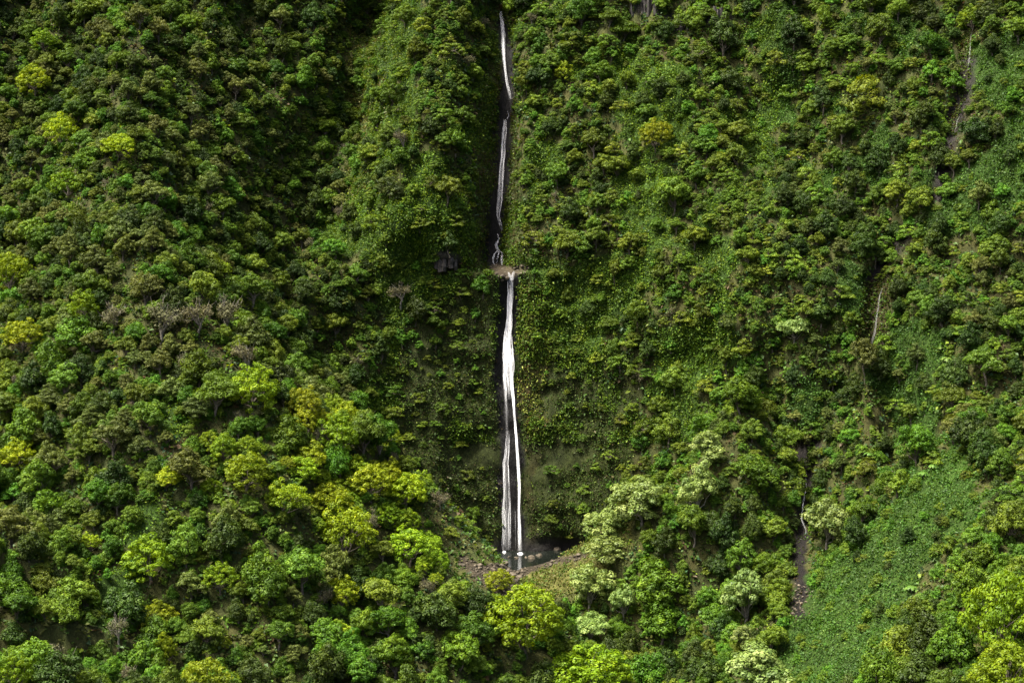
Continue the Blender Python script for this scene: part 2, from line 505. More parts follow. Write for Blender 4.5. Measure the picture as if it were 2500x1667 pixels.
MAT = {
    'ground': ground_mat(),
    'cover': cover_mat('leafy_cover'),
    'olive': foliage_mat('olive_leaves', (0.030, 0.054, 0.004), (0.076, 0.122, 0.009), (0.160, 0.215, 0.018), 0.13),
    'bronze': foliage_mat('bronze_leaves', (0.030, 0.042, 0.007), (0.076, 0.096, 0.017), (0.145, 0.165, 0.034), 0.12),
    'bush': foliage_mat('bush_leaves', (0.022, 0.052, 0.004), (0.064, 0.128, 0.008), (0.145, 0.225, 0.015), 0.13),
    'mid': foliage_mat('green_leaves', (0.020, 0.046, 0.003), (0.058, 0.112, 0.006), (0.130, 0.200, 0.011), 0.13),
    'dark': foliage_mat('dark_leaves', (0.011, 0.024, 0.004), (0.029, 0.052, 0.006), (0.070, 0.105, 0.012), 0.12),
    'yellow': foliage_mat('yellow_green_leaves', (0.060, 0.100, 0.003), (0.160, 0.222, 0.006), (0.320, 0.365, 0.012), 0.13, 0.34),
    'lime': foliage_mat('lime_leaves', (0.048, 0.098, 0.003), (0.128, 0.205, 0.005), (0.260, 0.335, 0.009), 0.06, 0.34),
    'pale': foliage_mat('pale_leaves', (0.046, 0.088, 0.014), (0.145, 0.205, 0.042), (0.330, 0.385, 0.115), 0.08, 0.3, 0.02),
    'shrub': foliage_mat('cliff_shrub_leaves', (0.026, 0.046, 0.004), (0.084, 0.128, 0.009), (0.190, 0.245, 0.018), 0.15),
    'twig': foliage_mat('dry_leaves', (0.040, 0.038, 0.016), (0.085, 0.080, 0.036), (0.140, 0.135, 0.070), 0.12, 0.2),
    'fern': foliage_mat('fern_fronds', (0.030, 0.070, 0.010), (0.070, 0.130, 0.018), (0.130, 0.200, 0.030), 0.08),
    'bark': simple_mat('bark', (0.05, 0.04, 0.03), (0.16, 0.14, 0.11), 3.0, 0.9, 0.5, 0.2, 0.35),
    'palebark': simple_mat('pale_bark', (0.08, 0.07, 0.055), (0.24, 0.22, 0.18), 3.0, 0.85, 0.4, 0.2, 0.25),
    'boulder': simple_mat('boulder_stone', (0.028, 0.024, 0.017), (0.120, 0.098, 0.068), 1.6, 0.85, 0.6, 0.3, 0.4),
    'basalt': simple_mat('dark_basalt', (0.008, 0.0075, 0.007), (0.040, 0.035, 0.032), 1.4, 0.7, 0.8, 0.35, 0.2),
    'water': water_white(),
    'pool': pool_mat(),
}

# ------------------------------------------------------------------ mesh helpers
def mesh_from(name, verts, faces4, mat, attr=None, face_col=None, point_col=None, point_val=None, smooth_shade=False):
    """faces4: (n,4) or (n,3) int array"""
    me = bpy.data.meshes.new(name)
    verts = np.asarray(verts, np.float32)
    faces = np.asarray(faces4, np.int32)
    k = faces.shape[1]
    me.vertices.add(len(verts))
    me.vertices.foreach_set('co', verts.ravel())
    me.loops.add(faces.size)
    me.loops.foreach_set('vertex_index', faces.ravel())
    me.polygons.add(len(faces))
    me.polygons.foreach_set('loop_start', np.arange(0, faces.size, k, dtype=np.int32))
    try:
        me.polygons.foreach_set('loop_total', np.full(len(faces), k, np.int32))
    except Exception:
        pass
    me.polygons.foreach_set('use_smooth', np.full(len(faces), smooth_shade))
    me.update(calc_edges=True)
    if attr is not None:
        a = me.attributes.new('leaf', 'FLOAT', 'FACE')
        a.data.foreach_set('value', np.asarray(attr, np.float32))
    if face_col is not None:
        a = me.attributes.new('tint', 'FLOAT_COLOR', 'FACE')
        a.data.foreach_set('color', np.asarray(face_col, np.float32).ravel())
    if point_col is not None:
        a = me.attributes.new('tint', 'FLOAT_COLOR', 'POINT')
        a.data.foreach_set('color', np.asarray(point_col, np.float32).ravel())
    if point_val is not None:
        a = me.attributes.new('dens', 'FLOAT', 'POINT')
        a.data.foreach_set('value', np.asarray(point_val, np.float32))
    me.materials.append(mat)
    return me

def link(name, me, parent=None, **props):
    o = bpy.data.objects.new(name, me)
    COL.objects.link(o)
    if parent is not None:
        o.parent = parent
    for k, v in props.items():
        o[k] = v
    return o

# ------------------------------------------------------------------ terrain meshes
def ground_tint(P, wall):
    """what the bare surface is: soil and litter, mossy wall, wet basalt, dry ledge rock, stream gravel"""
    px, py, _ = project(P)
    n = len(P)
    x, y, z = P.T
    nz = vnoise(x / 6, y / 6, z / 6, 5) * 0.5 + 0.5
    n2 = vnoise(x / 1.7, y / 1.7, z / 2.6, 6) * 0.5 + 0.5
    col = np.empty((n, 4))
    soil = np.array([0.022, 0.030, 0.008]) * (0.7 + 0.8 * nz)[:, None] + np.array([0.020, 0.010, 0.003]) * n2[:, None]
    col[:, :3] = soil
    col[:, 3] = 0
    def blend(mask, c, wet=0.0):
        mask = np.asarray(mask, float)[:, None]
        col[:, :3] = col[:, :3] * (1 - mask) + np.asarray(c) * mask
        col[:, 3] = col[:, 3] * (1 - mask[:, 0]) + wet * mask[:, 0]
    qx, qy, _ = fuzzy(P)
    mat_ = any_poly(qx, qy, CARPETS) | open_patch(P, np.full(n, wall), px, py)
    blend(mat_ * 0.9, np.array([0.020, 0.044, 0.005]) * (0.7 + 0.6 * n2)[:, None])
    if wall:
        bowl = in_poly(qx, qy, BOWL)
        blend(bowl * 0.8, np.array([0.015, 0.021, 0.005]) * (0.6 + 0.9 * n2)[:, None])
        blend(in_poly(qx, py, PALECOL) * 0.5, np.array([0.060, 0.052, 0.018]) * (0.6 + 0.8 * n2)[:, None])
        fx = np.where(z > LEDGE_Z, np.interp(z, FALL[::-1, 1], FALL[::-1, 0]), np.interp(z, LOW[::-1, 1], LOW[::-1, 0]))
        s = x - fx + 0.9 * vnoise(z / 5, x * 0, z * 0, 8)
        up = z > LEDGE_Z
        wl = np.where(up, 3.3, 3.2) * (0.8 + 0.5 * nz) * np.where(up, 1 - 0.45 * smooth(95, 120, z), 1)
        wr = np.where(up, 1.9, 2.6)
        m = np.where(s < 0, 1 - smooth(wl * 0.75, wl, -s), 1 - smooth(wr * 0.8, wr, s)) * (z < 128)
        blend(m, np.array([0.0045, 0.0042, 0.0042]) * (0.5 + 1.2 * n2)[:, None], 0.9)
        brown = np.where(up, smooth(3.2, 5.5, -s) * (s > -9), smooth(2.6, 3.6, s) * (s < 5.5)) * (z < 122)
        blend(brown * 0.5 * n2, np.array([0.034, 0.021, 0.009]))
        blend(in_poly(px, py, RIM) * (0.4 + 0.6 * nz), np.array([0.055, 0.043, 0.027]) * (0.55 + 0.9 * n2)[:, None])
        base = 1 - smooth(1.0, 4.5, z + 1.2 * vnoise(x / 2, z / 2, 0, 13))
        blend(base * (np.abs(x) < 30), np.array([0.010, 0.009, 0.008]), 0.8)
        for S in STREAMS:
            d = dist_poly(x, z, S[1:] if len(S) > 3 else S) + 0.7 * vnoise(x / 1.5, z / 3, 0, 15)
            blend(1 - smooth(1.2, 2.2, d), np.array([0.012, 0.010, 0.009]) * (0.6 + 0.9 * n2)[:, None], 0.6)
        w = in_poly(px, py, BARES[1])
        blend(w * 0.8, np.array([0.020, 0.015, 0.007]) * (0.6 + 0.8 * n2)[:, None])
        for (ox, oy) in OUTCROPS_PX:
            blend((((px - ox) / 34) ** 2 + ((py - oy) / 19) ** 2 + 0.9 * vnoise(x / 1.5, z / 1.5, 0, 19) < 1) * 0.9, np.array([0.020, 0.018, 0.017]))
    else:
        g = in_poly(px, py, GRASS)
        blend(g * 0.9, np.array([0.075, 0.075, 0.020]) * (0.6 + 0.8 * n2)[:, None])
        b = in_poly(px, py, BOULDERS)
        blend(b, np.array([0.030, 0.024, 0.015]) * (0.5 + 1.0 * n2)[:, None], 0.2)
        blend(1 - smooth(10, 24, np.abs(px - 1957 - 9 * vnoise(py / 40, py * 0, py * 0, 4) + (py - 1300) * 0.02 + 10 * (n2 - 0.5))) * 1.0 - ((py < 1110) | (py > 1510) | (np.abs(px - 1957) > 60)) * 1.0 > 0.4, np.array([0.007, 0.0058, 0.005]) * (0.5 + 1.0 * n2)[:, None], 0.4)
        e = np.sqrt(((x - POOL_C[0]) / POOL_R[0]) ** 2 + ((y - POOL_C[1]) / POOL_R[1]) ** 2)
        blend(e < 1.0, np.array([0.012, 0.010, 0.008]), 0.8)
    return col

def grid_faces(nu, nv):
    i = np.arange((nu - 1) * (nv - 1))
    a = (i // (nv - 1)) * nv + i % (nv - 1)
    return np.stack([a, a + nv, a + nv + 1, a + 1], 1)

GRID = {}

def bilin(key, u, v):
    u0, v0, st, A = GRID[key]
    fu = np.clip((np.asarray(u, float) - u0) / st, 0, A.shape[0] - 1.001)
    fv = np.clip((np.asarray(v, float) - v0) / st, 0, A.shape[1] - 1.001)
    i, j = fu.astype(int), fv.astype(int)
    a, b = fu - i, fv - j
    return A[i, j] * (1 - a) * (1 - b) + A[i + 1, j] * a * (1 - b) + A[i, j + 1] * (1 - a) * b + A[i + 1, j + 1] * a * b

YG = lambda x, z: bilin('wall', x, z)
HG = lambda x, y: bilin('valley', x, y)

def build_terrain():
    st = 0.8
    xs = np.arange(-175, 160, st)
    zs = np.arange(-38, 182, st)
    X, Z = np.meshgrid(xs, zs, indexing='ij')
    Y = YB(X, Z)
    GRID['wall'] = (xs[0], zs[0], st, Y)
    P = np.stack([X.ravel(), Y.ravel(), Z.ravel()], 1)
    f = grid_faces(len(xs), len(zs))
    PW = P
    st = 0.9
    xs = np.arange(-175, 160, st)
    ys = np.arange(-215, 95, st)
    X, Y = np.meshgrid(xs, ys, indexing='ij')
    Zh = H(X, Y)
    GRID['valley'] = (xs[0], ys[0], st, Zh)
    Q = np.stack([X.ravel(), Y.ravel(), Zh.ravel()], 1)
    g = grid_faces(len(xs), len(ys))
    deep = Q[:, 1] > YG(Q[:, 0], Q[:, 2]) + 7
    g = g[~deep[g].all(1)]
    used, inv = np.unique(g, return_inverse=True)
    Q, g = Q[used], inv.reshape(-1, 4)
    deep = HG(P[:, 0], P[:, 1]) > P[:, 2] + 6
    f = f[~deep[f].all(1)]
    used, inv = np.unique(f, return_inverse=True)
    P, f = P[used], inv.reshape(-1, 4)
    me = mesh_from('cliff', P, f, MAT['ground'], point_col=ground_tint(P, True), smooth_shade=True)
    cliff = link('cliff', me, kind='structure')
    me2 = mesh_from('valley_terrain', Q, g, MAT['ground'], point_col=ground_tint(Q, False), smooth_shade=True)
    val = link('valley_terrain', me2, kind='structure')
    bv = BVHTree.FromPolygons([tuple(p) for p in np.concatenate([P, Q]).tolist()],
                              np.concatenate([f, g + len(P)]).tolist())
    return cliff, val, bv

CLIFF, VALLEY, BV = build_terrain()
VCAM = Vector(CAM)

def cast(px, py):
    h = BV.ray_cast(VCAM, Vector(ray(px, py)).normalized())
    return h[0], h[1]

# ------------------------------------------------------------------ random points on the ground
def surface_points(n, margin=260, box=None):
    """uniform points on cliff and valley that lie in (or near) the view; returns P, normal"""
    out = []
    for wall in (True, False):
        m = n
        if box is not None and not wall:
            continue
        if box is not None:
            a, b = rng.uniform(box[0], box[1], m), rng.uniform(box[2], box[3], m)
            f = lambda u, v: YG(u, v)
            mk = lambda u, v, w: np.stack([u, w, v], 1)
            area = (box[1] - box[0]) * (box[3] - box[2])
        elif wall:
            a, b = rng.uniform(-170, 155, m), rng.uniform(-30, 178, m)
            f = lambda u, v: YG(u, v)
            mk = lambda u, v, w: np.stack([u, w, v], 1)
            area = 325 * 208
        else:
            a, b = rng.uniform(-170, 155, m), rng.uniform(-205, 80, m)
            f = lambda u, v: HG(u, v)
            mk = lambda u, v, w: np.stack([u, v, w], 1)
            area = 325 * 285
        keep = rng.random(m) < 1.0
        w = f(a, b)
        P = mk(a, b, w)
        px, py, d = project(P)
        k = (px > -margin) & (px < 2500 + margin) & (py > -margin) & (py < 1667 + margin) & (d > 120)
        if wall:
            k &= P[:, 2] > HG(P[:, 0], P[:, 1]) - 1.5
        else:
            k &= P[:, 1] < YG(P[:, 0], P[:, 2]) + 2.0
        a, b, w, P = a[k], b[k], w[k], P[k]
        if wall:
            k = P[:, 2] > HG(P[:, 0], P[:, 1]) + 0.1
        else:
            k = P[:, 1] < YG(P[:, 0], P[:, 2]) - 0.1
        a, b, w, P = a[k], b[k], w[k], P[k]
        e = 0.6
        da, db = (f(a + e, b) - w) / e, (f(a, b + e) - w) / e
        if wall:
            nrm = np.stack([da, -np.ones(len(a)), db], 1)
        else:
            nrm = np.stack([-da, -db, np.ones(len(a))], 1)
        ln = np.linalg.norm(nrm, axis=1)
        nrm /= ln[:, None]
        out.append((P, nrm, ln * area / m, np.full(len(P), wall)))
    return [np.concatenate([o[i] for o in out]) for i in range(4)]

# ------------------------------------------------------------------ leafy ground cover (ferns, vines, moss): stuff
def leaf_tufts(P, nrm, size, cols, nleaf, jit=0.35, spread=0.9, up=0.5):
    """rhombic leaves fanning out of points P; returns verts, faces, face colours"""
    n = len(P)
    idx = np.repeat(np.arange(n), nleaf)
    m = len(idx)
    r = rng.normal(size=(m, 3))
    d = nrm[idx] * 0.7 + r * spread * 0.7 + np.array([0, 0, up]) * 0.6
    d /= np.linalg.norm(d, axis=1)[:, None]
    L = size[idx] * rng.uniform(0.6, 1.2, m)
    face_n = np.array([0, 0, 1.0]) * 0.7 + nrm[idx] * 0.6 + rng.normal(size=(m, 3)) * 0.35
    s = np.cross(d, face_n)
    s /= np.linalg.norm(s, axis=1)[:, None] + 1e-9
    W = L * rng.uniform(0.28, 0.45, m)
    base = P[idx] + rng.normal(size=(m, 3)) * (size[idx] * jit)[:, None]
    midp = base + d * (L * 0.5)[:, None]
    tip = base + d * L[:, None] + np.array([0, 0, -0.28]) * L[:, None]
    V = np.stack([base, midp + s * W[:, None], tip, midp - s * W[:, None]], 1).reshape(-1, 3)
    F = np.arange(m * 4).reshape(-1, 4)
    c = cols[idx] * rng.uniform(0.85, 1.15, m)[:, None]
    c = np.concatenate([c, np.ones((m, 1))], 1)
    return V, F, c

def pick_cols(n, table):
    w = np.array([t[0] for t in table], float)
    k = rng.choice(len(table), n, p=w / w.sum())
    c = np.array([t[1] for t in table], float)[k]
    return c * rng.uniform(0.8, 1.25, n)[:, None]

def build_cover():
    P, nr, da, wall = surface_points(420000, 160)
    B = surface_points(230000, 160, (-36, 40, -2, 68))
    inb = in_poly(*fuzzy(P)[:2], BOWL) & wall
    nb = in_poly(*fuzzy(B[0])[:2], BOWL)
    P, nr, da, wall = [np.concatenate([u[~inb], v[nb]]) for u, v in zip((P, nr, da, wall), B)]
    px, py, d = project(P)
    area = da                                   # m2 each point stands for
    qx, qy, _ = fuzzy(P)
    bowl = in_poly(qx, qy, BOWL) & wall
    slot = in_poly(px, py, SLOT) & wall
    x, z = P[:, 0], P[:, 2]
    fx = np.where(z > LEDGE_Z, np.interp(z, FALL[::-1, 1], FALL[::-1, 0]), np.interp(z, LOW[::-1, 1], LOW[::-1, 0]))
    s = x - fx + 0.9 * vnoise(z / 5, x * 0, z * 0, 8)
    wet = wall & np.where(z > LEDGE_Z, (s > -2.2) & (s < 1.4) & (z < 126), (s > -2.7) & (s < 2.0))
    wet |= wall & (z < 3.2) & (np.abs(x) < 26)
    for S in STREAMS:
        wet |= wall & (dist_poly(x, z, S[1:] if len(S) > 3 else S) < 2.2)
    bare = any_poly(px, py, BARES)
    rim = in_poly(px, py, RIM) | (in_poly(px, py, BOULDERS) & ~wall)
    e = np.sqrt(((x - POOL_C[0]) / POOL_R[0]) ** 2 + ((P[:, 1] - POOL_C[1]) / POOL_R[1]) ** 2)
    rim |= (~wall) & (e < 1.12)
    for (ox, oy) in OUTCROPS_PX:
        rim |= ((px - ox) / 40) ** 2 + ((py - oy) / 22) ** 2 < 1
    carpet = any_poly(qx, qy, CARPETS) | open_patch(P, wall, px, py)
    grass = in_poly(px, py, GRASS) & ~wall
    palec = in_poly(0.5 * px + 0.5 * qx, py, PALECOL) & wall & (rng.random(len(P)) < 0.75)
    dry = in_poly(qx, qy, DRYGULLY) & wall
    ok = ~(rim)
    patch = vnoise(P[:, 0] / 7, P[:, 1] / 7, P[:, 2] / 7, 91) * 0.5 + 0.5
    def take(mask, dens):
        return np.nonzero(mask & ok & (rng.random(len(P)) < dens * area))[0]
    specs = []
    # 1: ferns and vines between the trees
    k = take(~(bowl | wet | bare | carpet | grass | dry | slot), 0.8)
    c = pick_cols(len(k), [(35, (0.030, 0.062, 0.010)), (25, (0.048, 0.095, 0.012)), (18, (0.060, 0.070, 0.016)), (12, (0.022, 0.050, 0.020)), (6, (0.13, 0.18, 0.02)), (4, (0.06, 0.04, 0.02))])
    c *= (0.65 + 0.8 * patch[k])[:, None]
    specs.append(('fern_undergrowth', 'green ferns and vines carpeting the ground between the forest trees', 'undergrowth', k, rng.uniform(0.5, 0.95, len(k)), c, 8, 0.5))
    # 2: moss and small ferns on the bowl
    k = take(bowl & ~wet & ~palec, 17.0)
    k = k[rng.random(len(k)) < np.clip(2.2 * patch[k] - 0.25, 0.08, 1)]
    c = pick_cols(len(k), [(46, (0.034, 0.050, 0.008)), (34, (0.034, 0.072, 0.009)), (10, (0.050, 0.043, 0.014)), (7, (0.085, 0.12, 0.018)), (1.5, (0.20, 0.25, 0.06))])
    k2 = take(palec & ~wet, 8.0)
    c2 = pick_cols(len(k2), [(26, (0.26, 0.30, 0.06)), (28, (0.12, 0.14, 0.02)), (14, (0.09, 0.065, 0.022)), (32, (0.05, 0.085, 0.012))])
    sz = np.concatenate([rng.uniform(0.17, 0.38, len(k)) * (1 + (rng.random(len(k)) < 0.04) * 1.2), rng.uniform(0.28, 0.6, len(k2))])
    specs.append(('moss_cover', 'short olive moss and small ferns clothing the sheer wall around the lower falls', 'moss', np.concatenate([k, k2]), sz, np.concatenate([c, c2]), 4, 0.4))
    # 3: bright vine carpets
    k = take(carpet & ~wet & ~bare, 4.5)
    right = px[k] > 1900  # right-hand vines get darker colours that stand in for cloud shade
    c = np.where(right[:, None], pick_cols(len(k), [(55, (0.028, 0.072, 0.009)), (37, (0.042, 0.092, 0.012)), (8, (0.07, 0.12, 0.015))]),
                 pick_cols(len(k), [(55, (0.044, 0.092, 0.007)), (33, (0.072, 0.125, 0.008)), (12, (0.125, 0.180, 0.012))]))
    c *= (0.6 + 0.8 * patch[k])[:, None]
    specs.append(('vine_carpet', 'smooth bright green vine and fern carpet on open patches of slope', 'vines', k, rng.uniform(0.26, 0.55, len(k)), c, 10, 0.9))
    # 4: grass on the spur by the pool and in the dry gully
    k = take((grass | dry) & ~wet, 6.0)
    c = pick_cols(len(k), [(40, (0.075, 0.105, 0.014)), (35, (0.110, 0.105, 0.025)), (25, (0.045, 0.095, 0.010))])
    specs.append(('grass_cover', 'rough olive grass on the spur beside the pool and in the upper gully', 'grass', k, rng.uniform(0.25, 0.55, len(k)), c, 10, 0.7))
    # 5: moss and ferns lining the slot of the upper falls and the damp gullies
    k = take(((slot & ~wet) | (bare & wall & (px > 2050))) & (z > 3.5), 6.5)
    c = pick_cols(len(k), [(40, (0.042, 0.055, 0.008)), (35, (0.040, 0.085, 0.009)), (15, (0.075, 0.110, 0.012)), (10, (0.055, 0.040, 0.014))])
    specs.append(('gully_moss', 'olive moss and ferns lining the slot of the upper falls and the damp clefts', 'moss', k, rng.uniform(0.3, 0.6, len(k)), c, 8, 0.6))
    # 6: sparse mosses on wet rock
    k = take(((wet | bare | slot) & wall & (z > 3.5)) | (bare & ~wall & (rng.random(len(P)) < 0.5)), 2.0)
    k = k[patch[k] > 0.4]
    c = pick_cols(len(k), [(50, (0.030, 0.040, 0.008)), (30, (0.040, 0.075, 0.010)), (20, (0.06, 0.04, 0.015))])
    dist_f = np.abs(s[k])
    keep = (dist_f > 1.5) | (z[k] > 128)
    specs.append(('wet_rock_moss', 'sparse dark moss tufts on the wet black rock beside the falls', 'moss', k[keep], rng.uniform(0.25, 0.5, keep.sum()), c[keep], 4, 0.4))
    tot = 0
    for name, lab, cat, k, size, c, nl, jt in specs:
        V, F, fc = leaf_tufts(P[k] - nr[k] * 0.08, nr[k], size, c, nl, jt)
        me = mesh_from(name, V, F, MAT['cover'], face_col=fc)
        link(name, me, kind='stuff', label=lab, category=cat)
        tot += len(F)

build_cover()

# ------------------------------------------------------------------ trees
def tube(path, r0, r1, k=5, V=None, F=None):
    path = np.asarray(path, float)
    n = len(path)
    b0 = len(V)
    for i in range(n):
        t = path[min(i + 1, n - 1)] - path[max(i - 1, 0)]
        t = t / (np.linalg.norm(t) + 1e-9)
        a = np.cross(t, [0.31, 0.9, 0.2])
        a /= np.linalg.norm(a) + 1e-9
        b = np.cross(t, a)
        r = r0 + (r1 - r0) * i / (n - 1)
        for j in range(k):
            th = 2 * math.pi * j / k
            V.append(path[i] + r * (math.cos(th) * a + math.sin(th) * b))
    for i in range(n - 1):
        for j in range(k):
            F.append((b0 + i * k + j, b0 + i * k + (j + 1) % k, b0 + (i + 1) * k + (j + 1) % k, b0 + (i + 1) * k + j))

def crooked(a, b, n, wob, rg):
    t = np.linspace(0, 1, n)[:, None]
    p = np.asarray(a) * (1 - t) + np.asarray(b) * t
    w = rg.normal(size=(n, 3)) * wob
    w[0] = 0
    w[-1] *= 0.3
    return p + w

STYLE = {
    # width, crown height, bottom of crown, pads, pad radius, pad flattening, leaves per pad, leaf length
    'olive':  dict(w=8.6, h=5.2, b=2.4, pads=38, pr=(0.75, 1.40), flat=0.60, lv=140, ls=0.38),
    'bronze': dict(w=8.2, h=5.4, b=2.2, pads=46, pr=(0.60, 1.15), flat=0.60, lv=105, ls=0.36),
    'bush':   dict(w=5.4, h=4.0, b=0.9, pads=24, pr=(0.65, 1.10), flat=0.66, lv=105, ls=0.38),
    'mid':    dict(w=8.8, h=6.2, b=2.0, pads=44, pr=(0.80, 1.40), flat=0.68, lv=140, ls=0.40),
    'dark':   dict(w=8.0, h=6.4, b=1.7, pads=40, pr=(0.85, 1.45), flat=0.70, lv=135, ls=0.40),
    'yellow': dict(w=8.8, h=6.4, b=2.0, pads=80, pr=(0.55, 1.00), flat=0.62, lv=80, ls=0.36),
    'pale':   dict(w=8.8, h=7.0, b=1.8, pads=42, pr=(0.75, 1.35), flat=0.60, lv=130, ls=0.42),
    'shrub':  dict(w=6.2, h=3.0, b=1.1, pads=20, pr=(0.70, 1.35), flat=0.40, lv=125, ls=0.36),
    'twig':   dict(w=7.2, h=5.0, b=2.0, pads=26, pr=(0.60, 1.10), flat=0.65, lv=34, ls=0.36),
    'lime':   dict(w=8.8, h=6.4, b=1.8, pads=90, pr=(0.55, 1.00), flat=0.60, lv=90, ls=0.34),
}

def make_tree(style, seed):
    s = STYLE[style]
    rg = np.random.default_rng(seed)
    n = s['pads']
    Rx, Hh, B = s['w'] / 2, s['h'], s['b']
    lob = rg.uniform(0, 6.28, 4)
    cen, rad = [], []
    lobes = []
    if style in ('olive', 'bronze', 'mid', 'dark', 'pale', 'bush', 'twig'):
        nl = rg.integers(3, 6)
        a0 = rg.uniform(0, 6.28)
        for q in range(nl):
            a = a0 + 6.28 * q / nl + rg.uniform(-0.5, 0.5)
            dd = Rx * rg.uniform(0.25, 0.55)
            lobes.append((np.array([math.cos(a) * dd, math.sin(a) * dd, B + Hh * rg.uniform(0.18, 0.58)]), Rx * rg.uniform(0.42, 0.62), Hh * rg.uniform(0.26, 0.42)))
        lobes.append((np.array([0, 0, B + Hh * 0.55]), Rx * 0.45, Hh * 0.45))
    tries = 0
    while len(cen) < n and tries < 4000:
        tries += 1
        v = rg.normal(size=3)
        v[2] = abs(v[2]) * 0.9 - 0.32
        v /= np.linalg.norm(v)
        az = math.atan2(v[1], v[0])
        lobe = 1 + 0.16 * math.sin(2 * az + lob[0]) + 0.13 * math.sin(3 * az + lob[1]) + 0.10 * math.sin(5 * az + lob[2])
        u = rg.uniform(0.55, 1.0) ** 0.6
        pr = rg.uniform(*s['pr'])
        c = np.array([v[0] * (Rx - pr * 0.6) * lobe, v[1] * (Rx - pr * 0.6) * lobe, v[2] * Hh * 0.62 * (1 + 0.15 * math.sin(az * 2 + lob[3]))]) * u
        c[2] += B + Hh * 0.38
        if lobes:
            lc, lr, lh = lobes[rg.integers(len(lobes))]
            c = lc + v * np.array([max(0.2, lr - pr * 0.4), max(0.2, lr - pr * 0.4), lh]) * rg.uniform(0.6, 1.0)
        if style == 'shrub':
            lay = rg.integers(0, 3)
            q = math.sqrt(rg.random())
            c = np.array([math.cos(az) * q * Rx * lobe * (1 - 0.18 * lay), math.sin(az) * q * Rx * lobe * (1 - 0.18 * lay), B + lay * Hh * 0.36 + rg.normal() * 0.18 - q * 0.5])
        sep = 0.78 if style != 'twig' else 0.5
        if all(np.linalg.norm((c - o) * np.array([1, 1, 1.25])) > sep * (pr + r) * 0.82 for o, r in zip(cen, rad)):
            cen.append(c)
            rad.append(pr)
    n = len(cen)
    cen, rad = np.array(cen), np.array(rad)
    lv = s['lv']
    idx = np.repeat(np.arange(n), (lv * (rad / rad.mean()) ** 2).astype(int) + 4)
    m = len(idx)
    v = rg.normal(size=(m, 3))
    v[:, 2] = np.where(v[:, 2] < 0, v[:, 2] * 0.55, v[:, 2])
    v /= np.linalg.norm(v, axis=1)[:, None]
    pr = rad[idx] * (1 + 0.22 * np.sin(v[:, 0] * 5 + idx) * np.cos(v[:, 1] * 4 + 2 * idx))
    tilt = rg.normal(size=(n, 3)) * 0.22
    p = v * pr[:, None]
    p[:, 2] *= s['flat']
    p[:, 2] += (p[:, 0] * tilt[idx, 0] + p[:, 1] * tilt[idx, 1])
    p[:, 2] -= 0.10 * (p[:, 0] ** 2 + p[:, 1] ** 2)
    p = p * rg.uniform(0.72, 1.06, m)[:, None] + cen[idx]
    nn = v * np.array([1, 1, 1.1]) * 0.95 + np.array([0, 0, 0.35]) + rg.normal(size=(m, 3)) * 0.22
    nn /= np.linalg.norm(nn, axis=1)[:, None]
    t = np.cross(nn, rg.normal(size=(m, 3)))
    t /= np.linalg.norm(t, axis=1)[:, None]
    bt = np.cross(nn, t)
    L = s['ls'] * rg.uniform(0.6, 1.25, m) * 0.5
    W = L * rg.uniform(0.55, 0.85, m)
    V = np.stack([p - t * L[:, None], p + bt * W[:, None] - nn * 0.04, p + t * L[:, None], p - bt * W[:, None] - nn * 0.04], 1).reshape(-1, 3)
    F = np.arange(m * 4).reshape(-1, 4)
    padv = rg.normal(size=n) * 0.13
    val = np.clip(0.46 + padv[idx] + rg.normal(size=m) * 0.10, 0, 1)
    crown = mesh_from('crown', V, F, MAT[style], attr=val)
    # trunk and limbs
    TV, TF = [], []
    lean = rg.normal(size=2) * 0.5
    fork = np.array([lean[0], lean[1], B + 0.5])
    tube(crooked((0, 0, -1.4), fork, 5, 0.10, rg), 0.30 if style != 'shrub' else 0.16, 0.20 if style != 'shrub' else 0.11, 6, TV, TF)
    order = rg.permutation(n)[: (14 if style != 'twig' else 12)]
    for q in order:
        c = cen[q]
        k = rg.uniform(0.5, 1.0)
        st = fork * k + np.array([0, 0, -0.2])
        e = c + np.array([0, 0, -0.15 if style != 'twig' else 0.7])
        tube(crooked(st, e, 5, 0.22, rg), 0.12 if style != 'twig' else 0.08, 0.03, 4, TV, TF)
        if style == 'twig':
            for _ in range(3):
                a = st * 0.4 + e * 0.6
                tube(crooked(a, e + rg.normal(size=3) * 0.8 + np.array([0, 0, 0.4]), 4, 0.12, rg), 0.05, 0.018, 3, TV, TF)
    trunk = mesh_from('trunk', np.array(TV), np.array(TF), MAT['palebark' if style in ('pale', 'twig') else 'bark'], smooth_shade=True)
    return crown, trunk

NVAR = {'olive': 7, 'mid': 6, 'dark': 5, 'yellow': 5, 'pale': 5, 'shrub': 7, 'twig': 4, 'bronze': 5, 'bush': 5, 'lime': 3}
PROTO = {}
for si, st in enumerate(NVAR):
    PROTO[st] = [make_tree(st, 1000 * si + q) for q in range(NVAR[st])]
CROWN_C = {st: STYLE[st]['b'] + STYLE[st]['h'] * 0.42 for st in STYLE}

